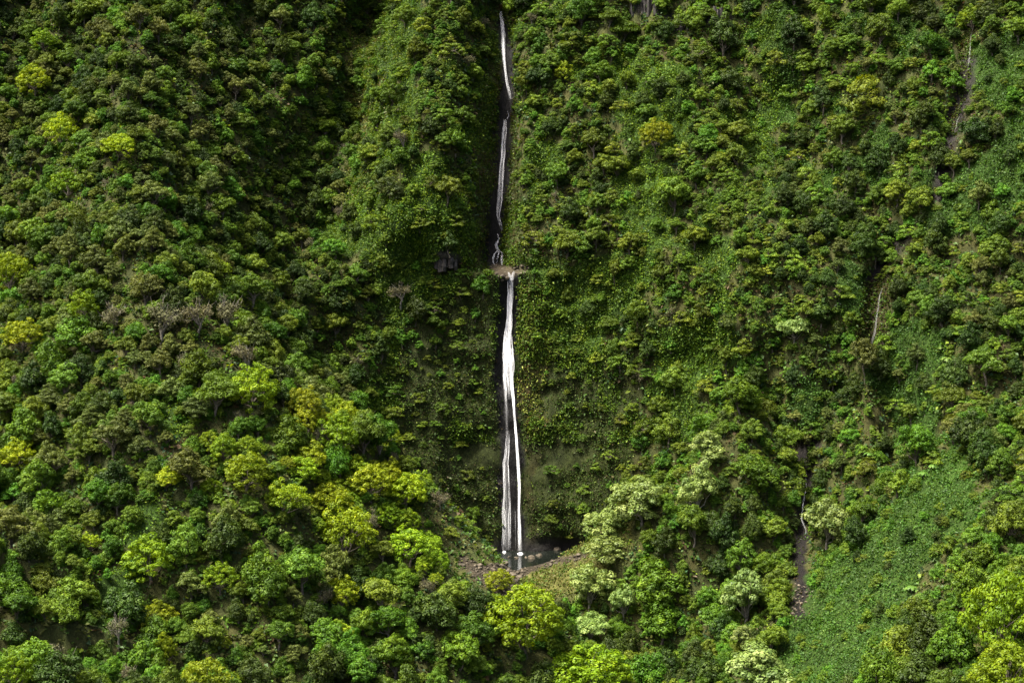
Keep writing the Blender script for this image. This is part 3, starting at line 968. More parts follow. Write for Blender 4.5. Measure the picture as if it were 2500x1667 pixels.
NAMES = {'olive': 'olive_tree', 'mid': 'green_tree', 'dark': 'dark_green_tree', 'yellow': 'yellow_green_tree', 'pale': 'pale_green_tree', 'shrub': 'cliff_shrub', 'twig': 'bare_tree', 'bronze': 'bronze_tree', 'lime': 'lime_green_tree', 'bush': 'round_bush'}
LOOKS = {'olive': 'olive tree with clumped crown', 'mid': 'fresh green broad tree', 'dark': 'dark green dense tree', 'bronze': 'brownish-olive tree', 'bush': 'rounded green bush',
         'yellow': 'yellow-green domed tree', 'pale': 'pale green tree', 'shrub': 'flat layered shrub', 'twig': 'half-bare grey tree', 'lime': 'lime-green domed tree'}
LANDMARKS = [(622, 945, 'the bright yellow dome tree'), (850, 1290, 'the golden-crowned ridge tree'), (1275, 1480, 'the big lime-green dome'), (365, 1360, 'the amber-topped tree'),
             (540, 1410, 'the compact fresh green tree'), (440, 770, 'the leafless grey pair'), (400, 1585, 'the slim golden tree'), (165, 450, 'the small far-left yellow tree'),
             (0, 0, 'the upper left corner'), (0, 640, 'the left picture edge'), (60, 820, 'the yellow left-edge tree'), (0, 1667, 'the lower left corner'), (35, 1250, 'the shaded left edge'),
             (1223, 30, 'the top of the falls'), (1228, 430, 'the upper falls'), (1245, 655, 'the rock ledge'), (1245, 950, 'the lower falls'), (1250, 1370, 'the plunge pool'),
             (1420, 1360, 'the grassy spur'), (1560, 1215, 'the large cream spur tree'), (1705, 1185, 'the tall pale trunked tree'), (1938, 800, 'the cream-topped cliff tree'),
             (1815, 1450, 'the rounded pale gully tree'), (1850, 1630, 'the broad cream tree'), (2020, 1270, 'the pale tree beside the stream'), (1600, 1420, 'the smooth green dome'),
             (2450, 1500, 'the tall yellow right-edge tree'), (2110, 215, 'the wide light layered tree'), (1600, 330, 'the yellow-topped cliff tree'), (1375, 175, 'the tiny lemon-yellow tree'),
             (2370, 45, 'the golden top-right tree'), (1575, 12, 'the black rock columns'), (1770, 85, 'the rounded dark top tree'), (1570, 560, 'the bright green patch'),
             (2350, 170, 'the upper right trickle'), (2135, 770, 'the middle trickle'), (1955, 1465, 'the gully rocks'), (2150, 1400, 'the green vine carpet'), (2480, 852, 'the right edge halfway down'),
             (2500, 500, 'the right picture edge'), (1075, 1215, 'the bare ridge-edge tree'), (890, 250, 'the dry upper gully'), (860, 590, 'the green left gully'), (1050, 150, 'the left buttress top'),
             (1030, 480, 'the left buttress face'), (600, 40, 'the green top-left patch'), (290, 360, 'the upper-slope yellow tree'), (560, 330, 'the middle of the upper-left slope'),
             (640, 620, 'the shaded left flank'), (1840, 370, 'the upper right vine patch'), (2200, 960, 'the right vine patch'), (1085, 632, 'the outcrop beside the ledge'), (1700, 700, 'the middle of the right cliff'),
             (2480, 1150, 'the right slope edge'), (1000, 900, 'the left bowl wall'), (1450, 800, 'the right bowl wall'), (780, 1560, 'the bottom edge left of centre'), (2200, 1640, 'the bottom edge at right'), (1090, 1600, 'the bottom edge at centre')]
ORD = ['nearest', 'second', 'third', 'fourth', 'fifth', 'sixth', 'seventh', 'eighth', 'ninth', 'tenth', 'eleventh', 'twelfth', 'thirteenth', 'fourteenth', 'fifteenth', 'sixteenth', 'seventeenth', 'eighteenth', 'nineteenth', 'twentieth']
DIRS = ['right of', 'down-right of', 'below', 'down-left of', 'left of', 'up-left of', 'above', 'up-right of']

def place_labels(items, marks=None):
    """items: (px, py, look) -> label by the nearest landmark, the side of it and the rank of nearness among its likes"""
    keys = {}
    info = []
    marks = marks or LANDMARKS
    for n, (x_, y_, look) in enumerate(items):
        dd, lm = min((math.hypot(x_ - a, y_ - b), t) for a, b, t in marks)
        a, b = next((p, q) for p, q, t in marks if t == lm)
        k = int(round(math.atan2(y_ - b, x_ - a) / (math.pi / 4))) % 8
        key = (look, DIRS[k], lm)
        keys.setdefault(key, []).append((dd, n))
        info.append(key)
    out = [None] * len(items)
    for (look, dr, lm), lst in keys.items():
        for q, (_, n) in enumerate(sorted(lst)):
            out[n] = '%s, %s %s %s' % (look, ORD[min(q, 19)], dr, lm) if len(lst) > 1 else '%s %s %s' % (look, dr, lm)
    return out

def add_tree(style, base, scale, rz, lab, group, var=None, sz=1.0):
    cr, tr = PROTO[style][R.randrange(NVAR[style]) if var is None else var % NVAR[style]]
    root = bpy.data.objects.new(NAMES[style], None)
    root.empty_display_size = 0.5
    COL.objects.link(root)
    root.location = base
    root.rotation_euler = (R.uniform(-0.06, 0.06), R.uniform(-0.06, 0.06), rz)
    el = R.uniform(0.85, 1.18) if group else 1.0
    root.scale = (scale * el, scale / el, scale * sz)
    root['label'] = lab
    root['category'] = 'shrub' if style in ('shrub', 'bush') else 'tree'
    if group:
        root['group'] = group
    for nm, me in (('trunk', tr), ('crown', cr)):
        o = bpy.data.objects.new(nm, me)
        COL.objects.link(o)
        o.parent = root
    return root

# signature trees: crown centre in the picture, crown width in picture pixels, kind, label
SIGN = [
    (622, 945, 135, 'yellow', 'rounded bright yellow dome tree alone on the crest of the left ridge', 0.95),
    (742, 985, 85, 'yellow', 'yellow-green tree just right of the bright dome tree on the ridge crest', 1.1),
    (850, 1290, 140, 'yellow', 'large golden-yellow crowned tree on the lit flank of the left ridge', 1.1),
    (905, 1175, 110, 'yellow', 'sunlit yellow tree on the ridge edge above the golden one', 0.9),
    (985, 1195, 110, 'yellow', 'yellow-green tree on the ridge edge against the dark lower wall', 0.9),
    (800, 1220, 100, 'yellow', 'yellow-green tree left of the sunlit ridge edge', 0.9),
    (1000, 1330, 110, 'yellow', 'yellowish tree on the ridge shoulder left of the pool', 0.9),
    (700, 1215, 110, 'yellow', 'mid-ridge yellow-tinged tree above the fresh green one', 0.9),
    (600, 1150, 120, 'yellow', 'olive-yellow tree right of the fern gully on the left ridge', 0.9),
    (1280, 1505, 210, 'lime', 'big bright lime-green domed tree in front of the boulders, bottom centre', 0.85),
    (1215, 1415, 75, 'yellow', 'small vivid yellow crown at the foot of the boulder stream', 0.8),
    (1440, 1655, 210, 'lime', 'lime-green tree on the ridge end at the bottom edge', 0.8),
    (365, 1360, 140, 'yellow', 'amber-topped tree on the shaded near face of the left ridge', 0.9),
    (165, 450, 75, 'yellow', 'small bright yellow-green tree high at the far left', 1.1),
    (85, 195, 90, 'yellow', 'yellow-green tree at the upper left near the picture corner', 0.9),
    (105, 100, 70, 'yellow', 'highest yellow-green tree in the upper left corner', 0.9),
    (290, 360, 90, 'yellow', 'yellowish tree in the middle of the upper left slope', 0.8),
    (155, 320, 90, 'yellow', 'yellow-green tree left of centre on the upper left slope', 1.0),
    (60, 820, 100, 'yellow', 'yellow-green tree at the left edge, halfway down', 0.9),
    (540, 1410, 80, 'lime', 'compact fresh green tree low on the left ridge', 1.0),
    (400, 1585, 60, 'yellow', 'slim golden-leaved tree near the bottom left', 1.7),
    (35, 1640, 90, 'lime', 'lime-green tree in the bottom left corner', 1.2),
    (1560, 1215, 150, 'pale', 'large cream-green tree standing above the grassy spur right of the pool', 0.85),
    (1475, 1275, 105, 'pale', 'pale tree at the left end of the light group on the spur', 0.8),
    (1480, 1340, 120, 'pale', 'lower pale green tree hanging over the grassy spur', 0.7),
    (1445, 1425, 125, 'pale', 'pale green tree below the grassy spur, right of the boulders', 1.0),
    (1520, 1460, 70, 'pale', 'slim pale tree right of the tree below the spur', 1.4),
    (1435, 1525, 120, 'pale', 'low pale tree at the bottom, right of the lime-green domed tree', 0.7),
    (1705, 1185, 100, 'pale', 'tall pale tree with a visible trunk, upper right of the spur', 1.35),
    (1728, 1090, 100, 'pale', 'topmost pale tree of the group above the spur', 0.9),
    (1938, 800, 85, 'pale', 'single cream-topped tree on the cliff left of the middle trickle', 0.9),
    (1815, 1450, 125, 'pale', 'rounded pale green tree left of the gully rocks', 1.15),
    (1815, 1555, 75, 'pale', 'small round pale tree at the bottom, left of the gully', 0.9),
    (1850, 1630, 190, 'pale', 'broad cream-green tree at the bottom edge, left of the vine carpet', 0.7),
    (2020, 1270, 125, 'pale', 'rounded pale tree right beside the thin right-hand stream', 1.1),
    (1600, 1420, 150, 'mid', 'smooth dark-green domed tree right of the pale trees at the bottom', 0.95),
    (1615, 1510, 120, 'mid', 'lower rounded green tree under the smooth domed one', 0.9),
    (2450, 1500, 190, 'lime', 'tall yellow-green tree in the foreground at the right edge', 1.35),
    (2460, 1640, 190, 'lime', 'lower yellow-green crown in the bottom right corner', 0.9),
    (2110, 215, 120, 'shrub', 'wide light olive layered tree near the upper right', 1.3),
    (1600, 330, 75, 'yellow', 'small yellow-topped tree with a trunk above the bright green patch', 1.1),
    (1375, 175, 45, 'yellow', 'tiny lemon-yellow tree right of the topmost falls', 1.3),
    (2370, 45, 60, 'yellow', 'golden tree above the topmost right-hand trickle', 1.1),
    (1770, 85, 90, 'dark', 'rounded dark green tree right of the black rock band at the top', 1.2),
    (1180, 690, 60, 'mid', 'bright green bush hanging left of the ledge between the falls', 1.0),
    (1640, 470, 110, 'olive', 'olive tree at the right of the bright green cliff patch', 1.0),
    (395, 775, 110, 'twig', 'leafless grey tree on the left ridge, left of two', 1.0),
    (485, 765, 90, 'twig', 'leafless grey tree on the left ridge, right of two', 1.0),
    (600, 865, 80, 'twig', 'pale bare-stemmed tree just above the bright dome tree', 1.0),
    (275, 770, 90, 'twig', 'brownish half-bare tree left of the leafless pair on the ridge', 0.9),
    (290, 1530, 80, 'twig', 'grey dead tree in the shaded lower left', 0.9),
    (1050, 1430, 60, 'twig', 'grey dead branches on the ridge left of the boulder stream', 0.9),
    (1075, 1215, 60, 'twig', 'grey bare tree at the ridge edge against the dark wall', 0.9),
    (310, 1640, 60, 'twig', 'small grey bare tree at the bottom left edge', 0.9),
]

placed = []          # (x, y, z, radius)
GRIDC = 6.0
grid = {}

def near_ok(p, r):
    gx, gy, gz = int(p[0] // GRIDC), int(p[1] // GRIDC), int(p[2] // GRIDC)
    for i in (-1, 0, 1):
        for j in (-1, 0, 1):
            for k in (-1, 0, 1):
                for (q, rr) in grid.get((gx + i, gy + j, gz + k), ()):
                    dx, dy, dz = q[0] - p[0], q[1] - p[1], q[2] - p[2]
                    if dx * dx + dy * dy + 0.7 * dz * dz < ((r + rr) * 0.5) ** 2:
                        return False
    return True

def put(p, r):
    grid.setdefault((int(p[0] // GRIDC), int(p[1] // GRIDC), int(p[2] // GRIDC)), []).append((tuple(p), r))

SIGN_SPOTS = []
for (cx, cy, wpx, st, lab, sz) in SIGN:
    d = 300.0
    for _ in range(4):
        sc_ = wpx / FOC * d / STYLE[st]['w']
        off = CROWN_C[st] * sc_ * sz * FOC / d
        h, n = cast(cx, cy + off)
        if h is None:
            break
        d = project(np.array(h))[2]
    if h is None:
        continue
    sc_ = wpx / FOC * d / STYLE[st]['w']
    add_tree(st, h, sc_, R.uniform(0, 6.28), lab, None, sz=sz)
    put(h, 5.6 * sc_ if st != 'twig' else 4.2 * sc_)
    SIGN_SPOTS.append((cx, cy, wpx, d))

def mix_for(px, py):
    """tree kinds set for this spot, and the usual spacing in metres"""
    if px < 880 or (px < 1300 and py > 1050):
        if py < 620:
            return {'olive': 28, 'bronze': 28, 'dark': 16, 'mid': 16, 'twig': 1, 'bush': 8}, 4.1
        if py > 1000 and px > 480 and py < 1180 + (px - 480) * 0.35:
            return {'mid': 26, 'yellow': 42, 'lime': 18, 'olive': 12, 'twig': 2}, 4.5
        if py > 1150:
            return {'mid': 44, 'dark': 18, 'olive': 18, 'bronze': 10, 'twig': 2, 'yellow': 3, 'bush': 4}, 4.6
        if px > 640:
            return {'olive': 26, 'bronze': 24, 'dark': 24, 'mid': 12, 'bush': 10, 'twig': 2}, 4.1
        return {'olive': 28, 'bronze': 24, 'mid': 24, 'dark': 8, 'yellow': 5, 'twig': 3}, 4.2
    if py > 1180 and px > 1280:
        return {'mid': 36, 'dark': 22, 'olive': 20, 'bush': 22}, 4.7
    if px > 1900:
        return {'shrub': 26, 'dark': 28, 'olive': 14, 'bronze': 10, 'mid': 8, 'bush': 14}, 4.4  # dark trees weighted up on the right, imitating cloud shade by leaf colour
    return {'shrub': 42, 'olive': 20, 'bush': 20, 'mid': 8, 'dark': 8, 'twig': 2}, 4.2

def instances(name, label, cat, pts, _):
    """many small copies of the crowns as ONE object (geometry nodes)"""
    kinds = []
    for st in NVAR:
        for q in range(min(3, NVAR[st])):
            kinds.append((st, q))
    used = [kq for kq in kinds if any(p[1] == kq[0] for p in pts)]
    protos = []
    for st, q in used:
        protos.append(next(o for o in bpy.data.objects if o.type == 'MESH' and o.data == PROTO[st][q][0]))
    index = {}
    for n, (st, q) in enumerate(used):
        index.setdefault(st, []).append(n)
    me = bpy.data.meshes.new(name)
    me.from_pydata([tuple(p[0]) for p in pts], [], [])
    a = me.attributes.new('pick', 'INT', 'POINT')
    a.data.foreach_set('value', np.array([R.choice(index[p[1]]) for p in pts], np.int32))
    a = me.attributes.new('turn', 'FLOAT_VECTOR', 'POINT')
    a.data.foreach_set('vector', np.array([(R.uniform(-.08, .08), R.uniform(-.08, .08), R.uniform(0, 6.28)) for p in pts], np.float32).ravel())
    a = me.attributes.new('size', 'FLOAT_VECTOR', 'POINT')
    a.data.foreach_set('vector', np.array([(p[2] * R.uniform(.9, 1.15), p[2], p[2] * R.uniform(.85, 1.2)) for p in pts], np.float32).ravel())
    o = link(name, me, kind='stuff', label=label, category=cat)
    ng = bpy.data.node_groups.new(name, 'GeometryNodeTree')
    ng.interface.new_socket('Geometry', in_out='INPUT', socket_type='NodeSocketGeometry')
    ng.interface.new_socket('Geometry', in_out='OUTPUT', socket_type='NodeSocketGeometry')
    gi, go = ng.nodes.new('NodeGroupInput'), ng.nodes.new('NodeGroupOutput')
    iop = ng.nodes.new('GeometryNodeInstanceOnPoints')
    join = ng.nodes.new('GeometryNodeJoinGeometry')
    for pr in reversed(protos):
        oi = ng.nodes.new('GeometryNodeObjectInfo')
        oi.transform_space = 'ORIGINAL'
        oi.inputs['Object'].default_value = pr
        oi.inputs['As Instance'].default_value = True
        ng.links.new(oi.outputs['Geometry'], join.inputs[0])
    def attr(nm, tp):
        n = ng.nodes.new('GeometryNodeInputNamedAttribute')
        n.data_type = tp
        n.inputs['Name'].default_value = nm
        return next(k for k in n.outputs if k.enabled and k.name == 'Attribute')
    e2r = ng.nodes.new('FunctionNodeEulerToRotation')
    ng.links.new(attr('turn', 'FLOAT_VECTOR'), e2r.inputs[0])
    ng.links.new(gi.outputs[0], iop.inputs['Points'])
    ng.links.new(join.outputs[0], iop.inputs['Instance'])
    iop.inputs['Pick Instance'].default_value = True
    ng.links.new(attr('pick', 'INT'), iop.inputs['Instance Index'])
    ng.links.new(e2r.outputs[0], iop.inputs['Rotation'])
    ng.links.new(attr('size', 'FLOAT_VECTOR'), iop.inputs['Scale'])
    ng.links.new(iop.outputs[0], go.inputs[0])
    o.modifiers.new('scatter', 'NODES').node_group = ng
    return o

def scatter_trees():
    P, nr, da, wall = surface_points(52000, 90)
    px, py, d = project(P)
    cyp = py - 3.6 * FOC / d
    qx, qy, _ = fuzzy(P)
    bowl = in_poly(qx, qy, BOWL) | in_poly(qx, cyp, BOWL)
    noz = in_poly(px, cyp, SLOT) | in_poly(px, py, SLOT) | any_poly(px, cyp, BARES) | any_poly(px, py, BARES) | in_poly(px, cyp, GRASS) | in_poly(px, py, GRASS) \
        | in_poly(px, cyp, BOULDERS) | in_poly(px, py, BOULDERS) | in_poly(px, cyp, RIM) | in_poly(px, py, RIM)
    carpet = any_poly(px, cyp, CARPETS) | in_poly(qx, cyp, DRYGULLY) | open_patch(P, wall, px, py)
    e = np.sqrt(((P[:, 0] - POOL_C[0]) / POOL_R[0]) ** 2 + ((P[:, 1] - POOL_C[1]) / POOL_R[1]) ** 2)
    noz |= (e < 1.5) & (~wall)
    for (ox, oy) in OUTCROPS_PX:
        noz |= ((px - ox) / 36) ** 2 + ((cyp - oy) / 26) ** 2 < 1
    got = []
    for i in rng.permutation(len(P)):
        if noz[i]:
            continue
        x_, y_ = px[i], cyp[i]
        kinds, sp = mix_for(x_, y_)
        steep = 1 - nr[i, 2]
        if bowl[i]:
            if R.random() > (0.5 if y_ < 900 else 0.16):
                continue
            kinds, sp = {'shrub': 3, 'bush': 1}, 4.2
        elif carpet[i]:
            if R.random() > 0.10:
                continue
        st = R.choices(list(kinds), list(kinds.values()))[0]
        sc_ = R.choice((0.42, 0.52, 0.62, 0.7, 0.78, 0.86, 0.95, 1.05, 1.2, 1.35)) * R.uniform(0.92, 1.08)
        sc_ *= (0.62 if y_ < 700 else 0.70) if x_ < 880 else 0.74
        if wall[i]:
            sc_ *= 0.86
        if bowl[i]:
            sc_ *= 0.72
        if st == 'shrub' and not bowl[i]:
            sc_ *= 1.05
        # keep the signature crowns and the falls in view
        scr = STYLE[st]['w'] * sc_ * FOC / d[i] * 0.5
        cc = py[i] - CROWN_C[st] * sc_ * FOC / d[i]
        if any(abs(x_ - a) < scr * 0.7 + w_ * 0.30 and abs(cc - b) < scr * 0.55 + w_ * 0.30 and d[i] < dd + 1.0 for a, b, w_, dd in SIGN_SPOTS):
            continue
        top = cc - scr * 0.8
        if bowl[i] and abs(P[i, 0] - np.interp(P[i, 2], LOW[::-1, 1], LOW[::-1, 0])) < 5.5:
            continue
        if any(in_poly(x_ + scr * 0.95 * math.cos(q), cc + scr * 0.85 * math.sin(q), KEEP) for q in np.arange(0, 6.2, 0.52)):
            continue
        if in_poly(x_ + qx[i] - px[i], top, CARPETS[0]) or in_poly(x_ + qx[i] - px[i], cc + qy[i] - py[i], CARPETS[0]):
            continue
        if in_poly(x_ - scr * 0.8, cc, SLOT) or in_poly(x_ + scr * 0.8, cc, SLOT) or in_poly(x_, top, BOULDERS) or in_poly(x_, cc, BOULDERS) or in_poly(x_, top, GRASS):
            continue
        r = sp * (0.28 + 0.62 * sc_)
        if not near_ok(P[i], r):
            continue
        hid = True
        for up in (CROWN_C[st], STYLE[st]['b'] + STYLE[st]['h']):
            v = Vector(P[i] + np.array([0, 0, up * sc_])) - VCAM
            hit = BV.ray_cast(VCAM, v.normalized(), v.length - 1.0)
            hid = hid and hit[0] is not None
        if hid:
            continue
        put(P[i], r)
        got.append((i, st, sc_, scr))
    print('trees', len(got))
    cnt = {}
    rest = []
    keep = []
    for g in sorted(got, key=lambda g: -g[3]):                      # the 300 that show largest of each kind are things of their own
        cnt[g[1]] = cnt.get(g[1], 0) + 1
        (keep if cnt[g[1]] <= 300 else rest).append(g)
    word = lambda st, scr: 'small ' if scr < 24 else ('large ' if scr > 42 else '')
    labs = place_labels([(px[i], py[i] - CROWN_C[st] * sc_ * FOC / d[i], word(st, scr) + LOOKS[st]) for i, st, sc_, scr in keep])
    for (i, st, sc_, scr), lab in zip(keep, labs):
        add_tree(st, P[i] - np.array([0, 0, 0.1]), sc_, R.uniform(0, 6.28), lab, NAMES[st].replace('_', ' ') + 's of the forest cover', sz=R.uniform(0.85, 1.2))
    instances('distant_forest', 'mass of small forest trees too many to tell apart on the slopes', 'forest',
              [(P[i] - np.array([0, 0, 0.1]), st, sc_) for i, st, sc_, scr in rest], [(0, 1)])
    # low bushes that close the gaps under and between the trees
    ok = ~noz & ~bowl & (~carpet | (rng.random(len(P)) < 0.22))
    k = np.nonzero(ok)[0]
    k = k[rng.random(len(k)) < np.minimum(1, 0.16 * da[k])]
    tab = {'bush': 34, 'shrub': 22, 'mid': 16, 'dark': 14, 'olive': 14}
    pts = []
    for i in k:
        if px[i] < -60 or px[i] > 2560 or py[i] < -60 or py[i] > 1760:
            continue
        st = R.choices(list(tab), list(tab.values()))[0]
        w = R.uniform(1.5, 3.2)
        sc_ = w / STYLE[st]['w']
        pts.append((P[i] - nr[i] * 0.2 - np.array([0, 0, STYLE[st]['b'] * sc_ * 0.75]), st, sc_))
    instances('understory_bushes', 'low green bushes closing the gaps between the forest trees', 'bushes', pts, [(1, 1)])

scatter_trees()

# ------------------------------------------------------------------ tree ferns
def make_fern(seed):
    rg = np.random.default_rng(seed)
    V, val = [], []
    for k in range(11):
        az = 2 * math.pi * k / 11 + rg.uniform(-0.2, 0.2)
        L = rg.uniform(1.5, 2.1)
        rise = rg.uniform(0.5, 1.0)
        pts = [np.array([math.cos(az) * L * t, math.sin(az) * L * t, 1.6 + rise * t - 1.5 * t * t]) for t in np.linspace(0, 1, 8)]
        side = np.array([-math.sin(az), math.cos(az), 0])
        for i in range(1, 8):
            w = 0.42 * math.sin(math.pi * (0.15 + 0.8 * i / 8))
            for sg in (-1, 1):
                b = pts[i]
                a = pts[i - 1]
                tip = b + side * sg * w * 1.5 + np.array([0, 0, -0.12])
                V += [a, b, tip, a + side * sg * w * 1.2 + np.array([0, 0, -0.06])]
                val.append(np.clip(0.5 + rg.normal() * 0.2, 0, 1))
    fr = mesh_from('fronds', np.array(V), np.arange(len(V)).reshape(-1, 4), MAT['fern'], attr=val)
    TV, TF = [], []
    tube(crooked((0, 0, -1.0), (0, 0, 1.65), 5, 0.05, rg), 0.16, 0.11, 6, TV, TF)
    tk = mesh_from('trunk', np.array(TV), np.array(TF), MAT['bark'], smooth_shade=True)
    return fr, tk

FERNS = [make_fern(77 + q) for q in range(3)]
FERN_PX = [(2312, 870, 'upper of the bright tree ferns on the right-hand slope'), (2255, 1150, 'tree fern at the left end of the vine carpet top'), (2300, 840, 'tree fern beside the uppermost one right of the middle trickle'),
           (2250, 1450, 'bright tree fern low on the vine carpet'), (2225, 1430, 'tree fern left of the bright one low on the vine carpet'), (2280, 1130, 'tree fern at the top of the vine carpet'),
           (2410, 1350, 'tree fern above the vine carpet at the right'), (2120, 1100, 'small tree fern between the gully and the vine carpet'), (1810, 1230, 'light tree fern left of the thin stream'),
           (2190, 690, 'tree fern just right of the middle trickle'), (1960, 130, 'tree fern at the upper right below the top edge'), (2230, 1090, 'tree fern above the left end of the vine carpet')]
for q, (fx_, fy_, lab) in enumerate(FERN_PX):
    h, n = cast(fx_, fy_ + 16)
    if h is None:
        continue
    root = link('tree_fern', None, label=lab, category='tree fern', group='tree ferns on the right-hand slope')
    root.location = h
    root.rotation_euler = (0, 0, R.uniform(0, 6))
    s_ = R.uniform(0.5, 0.75)
    root.scale = (s_, s_, s_)
    link('fronds', FERNS[q % 3][0], root)
    link('trunk', FERNS[q % 3][1], root)

# ------------------------------------------------------------------ falling water
def strands(paths, name, label):
    """paths: list of (points [(px,py,width px,density)], strand count); each strand a narrow ribbon following the rock"""
    V, F, D = [], [], []
    rg = np.random.default_rng(len(name) + 3)
    for pts, count, free in paths:
        pts = np.array(pts, float)
        W = []
        seg = resample(pts, 7.0)
        for q in seg:
            h, n = cast(q[0], q[1])
            if h is None:
                continue
            dd = project(np.array(h))[2]
            if h[2] < 0.05:
                break
            W.append((h[0], h[1], h[2], q[2] / FOC * dd, q[3]))
        W = np.array(W)
        if len(W) < 2:
            continue
        y = W[:, 1].copy()
        for i in range(len(y)):                                     # water leaves the rock where it bulges
            lo, hi = max(0, i - free), min(len(y), i + free + 1)
            y[i] = W[lo:hi, 1].min()
        W[:, 1] = np.convolve(np.pad(y, 2, mode='edge'), np.ones(5) / 5, mode='valid') - 0.35
        n = len(W)
        for k in range(count + 1):
            if k == 0:
                a, b, off, wd = 0, n, np.zeros(n), W[:, 3] * 0.95
                dens = W[:, 4] * 0.32
            else:
                ln = max(3, int(n * rg.uniform(0.25, 1.0)))
                a = rg.integers(0, max(1, n - ln + 1))
                b = min(n, a + ln)
                u = rg.uniform(-0.45, 0.45)
                ph, fr = rg.uniform(0, 6), rg.uniform(0.1, 0.35)
                ii = np.arange(n)
                off = W[:, 3] * (u + 0.07 * np.sin(ii * fr + ph) + 0.05 * np.sin(ii * fr * 2.7 + 2 * ph))
                wd = np.clip(W[:, 3] * rg.uniform(0.06, 0.17), 0.06, 0.3)
                dens = W[:, 4] * rg.uniform(0.7, 1.2)
            b0 = len(V)
            yy = -rg.uniform(0.02, 0.22)
            for i in range(a, b):
                fade = min(1.0, (i - a + 0.6) / 2.5, (b - i) / 2.5) if k else 1.0
                c = W[i]
                V += [(c[0] + off[i] - wd[i] / 2, c[1] + yy + 0.05, c[2]), (c[0] + off[i], c[1] + yy - 0.10 * min(1, wd[i]), c[2]), (c[0] + off[i] + wd[i] / 2, c[1] + yy + 0.05, c[2])]
                D += [0.0 if k == 0 else dens[i] * fade * 0.15, dens[i] * fade, 0.0 if k == 0 else dens[i] * fade * 0.15]
            for i in range(b - a - 1):
                q0 = b0 + i * 3
                F += [(q0, q0 + 1, q0 + 4, q0 + 3), (q0 + 1, q0 + 2, q0 + 5, q0 + 4)]
    me = mesh_from(name, np.array(V), np.array(F), MAT['water'], point_val=np.array(D), smooth_shade=True)
    return link(name, me, kind='structure', label=label)

strands([([(1223, 30, 8, .9), (1226, 50, 11, .8), (1229, 85, 10, .8), (1230, 110, 11, .7), (1231, 140, 8, .6), (1234, 170, 7, .5), (1237, 200, 7, .5), (1243, 225, 9, .45), (1247, 243, 8, .3)], 13, 1),
         ([(1239, 272, 3, .6), (1242, 284, 4, .9), (1237, 292, 5, .9)], 3, 1),
         ([(1234, 294, 9, .8), (1233, 320, 12, .6), (1230, 350, 11, .5), (1228, 385, 11, .8), (1225, 420, 13, .4), (1223, 460, 13, .4), (1219, 500, 12, .5), (1216, 528, 9, .7), (1221, 545, 10, .6), (1225, 562, 5, .4)], 13, 2)],
        'waterfall', 'slender white upper waterfall dropping down a black slot in the cliff')
strands([([(1214, 571, 3, .9), (1218, 582, 5, 1), (1211, 598, 8, 1), (1216, 611, 9, 1)], 9, 1),
         ([(1216, 611, 6, 1), (1207, 620, 5, 1), (1203, 634, 6, 1), (1206, 645, 6, .9)], 6, 1),
         ([(1218, 612, 5, 1), (1215, 628, 4, .7), (1213, 645, 4, .6)], 3, 1),
         ([(1219, 611, 5, 1), (1227, 618, 4, .9), (1225, 632, 7, .9), (1226, 648, 7, .9)], 6, 1)],
        'cascade', 'small fanning cascade just above the brown rock ledge between the falls')
strands([([(1241, 664, 4, 1), (1243, 672, 7, 1), (1245, 684, 9, 1)], 6, 1), ([(1255, 662, 4, 1), (1252, 672, 7, 1), (1250, 684, 8, 1)], 6, 1),
         ([(1247, 680, 16, .75), (1246, 720, 16, .75), (1244, 760, 14, .95), (1243, 800, 16, .85), (1239, 840, 21, .75), (1240, 870, 25, .6), (1241, 900, 26, .5), (1242, 935, 24, .22), (1243, 975, 20, .05)], 30, 2),
         ([(1234, 850, 9, .3), (1231, 890, 10, .7), (1230, 920, 9, .8), (1233, 950, 9, .6), (1234, 980, 8, .2), (1236, 1020, 9, .13), (1238, 1060, 8, .2)], 7, 2),
         ([(1246, 850, 12, .4), (1247, 890, 12, .9), (1248, 910, 11, 1), (1251, 950, 9, 1.1), (1255, 1000, 7, 1.2), (1260, 1060, 8, 1.2), (1265, 1130, 9, 1.2), (1268, 1180, 9, 1.1), (1267, 1240, 7, 1.1), (1268, 1280, 9, 1), (1269, 1320, 12, 1), (1270, 1350, 14, 1)], 18, 3),
         ([(1240, 1050, 9, .15), (1237, 1100, 12, .45), (1234, 1130, 13, .35), (1236, 1180, 16, .18), (1236, 1230, 20, .16), (1238, 1280, 21, .24), (1237, 1320, 22, .2), (1237, 1348, 22, .24)], 16, 3),
         ([(1227, 1215, 3, .2), (1229, 1300, 5, .35), (1229, 1349, 6, .4)], 4, 2), ([(1246, 1225, 4, .3), (1242, 1270, 5, .35), (1247, 1350, 4, .3)], 4, 2), ([(1258, 1245, 2, .2), (1259, 1345, 2, .2)], 2, 2)],
        'waterfall', 'tall white lower waterfall falling in two strands into the dark pool')
strands([([(2366, 85, 2, .2), (2364, 130, 3, .25), (2362, 165, 3, .15)], 3, 1), ([(2341, 285, 3, .2), (2334, 295, 3, .25), (2329, 325, 3, .15)], 2, 1)],
        'trickle', 'thin faint trickle in a dark cleft near the upper right corner')
strands([([(2153, 702, 3, .25), (2146, 720, 4, .35), (2143, 735, 4, .25), (2138, 770, 4, .16), (2134, 810, 5, .12), (2122, 850, 7, .10)], 6, 1)],
        'trickle', 'thin hazy trickle on brown rock halfway down the right-hand cliff')
strands([([(1967, 1145, 2, .35), (1962, 1195, 3, .4), (1957, 1240, 3, .4), (1955, 1265, 3, .3), (1963, 1290, 3, .2), (1965, 1310, 2, .15)], 4, 1)],
        'trickle', 'thin white stream sliding down black rock beside the rounded pale tree')

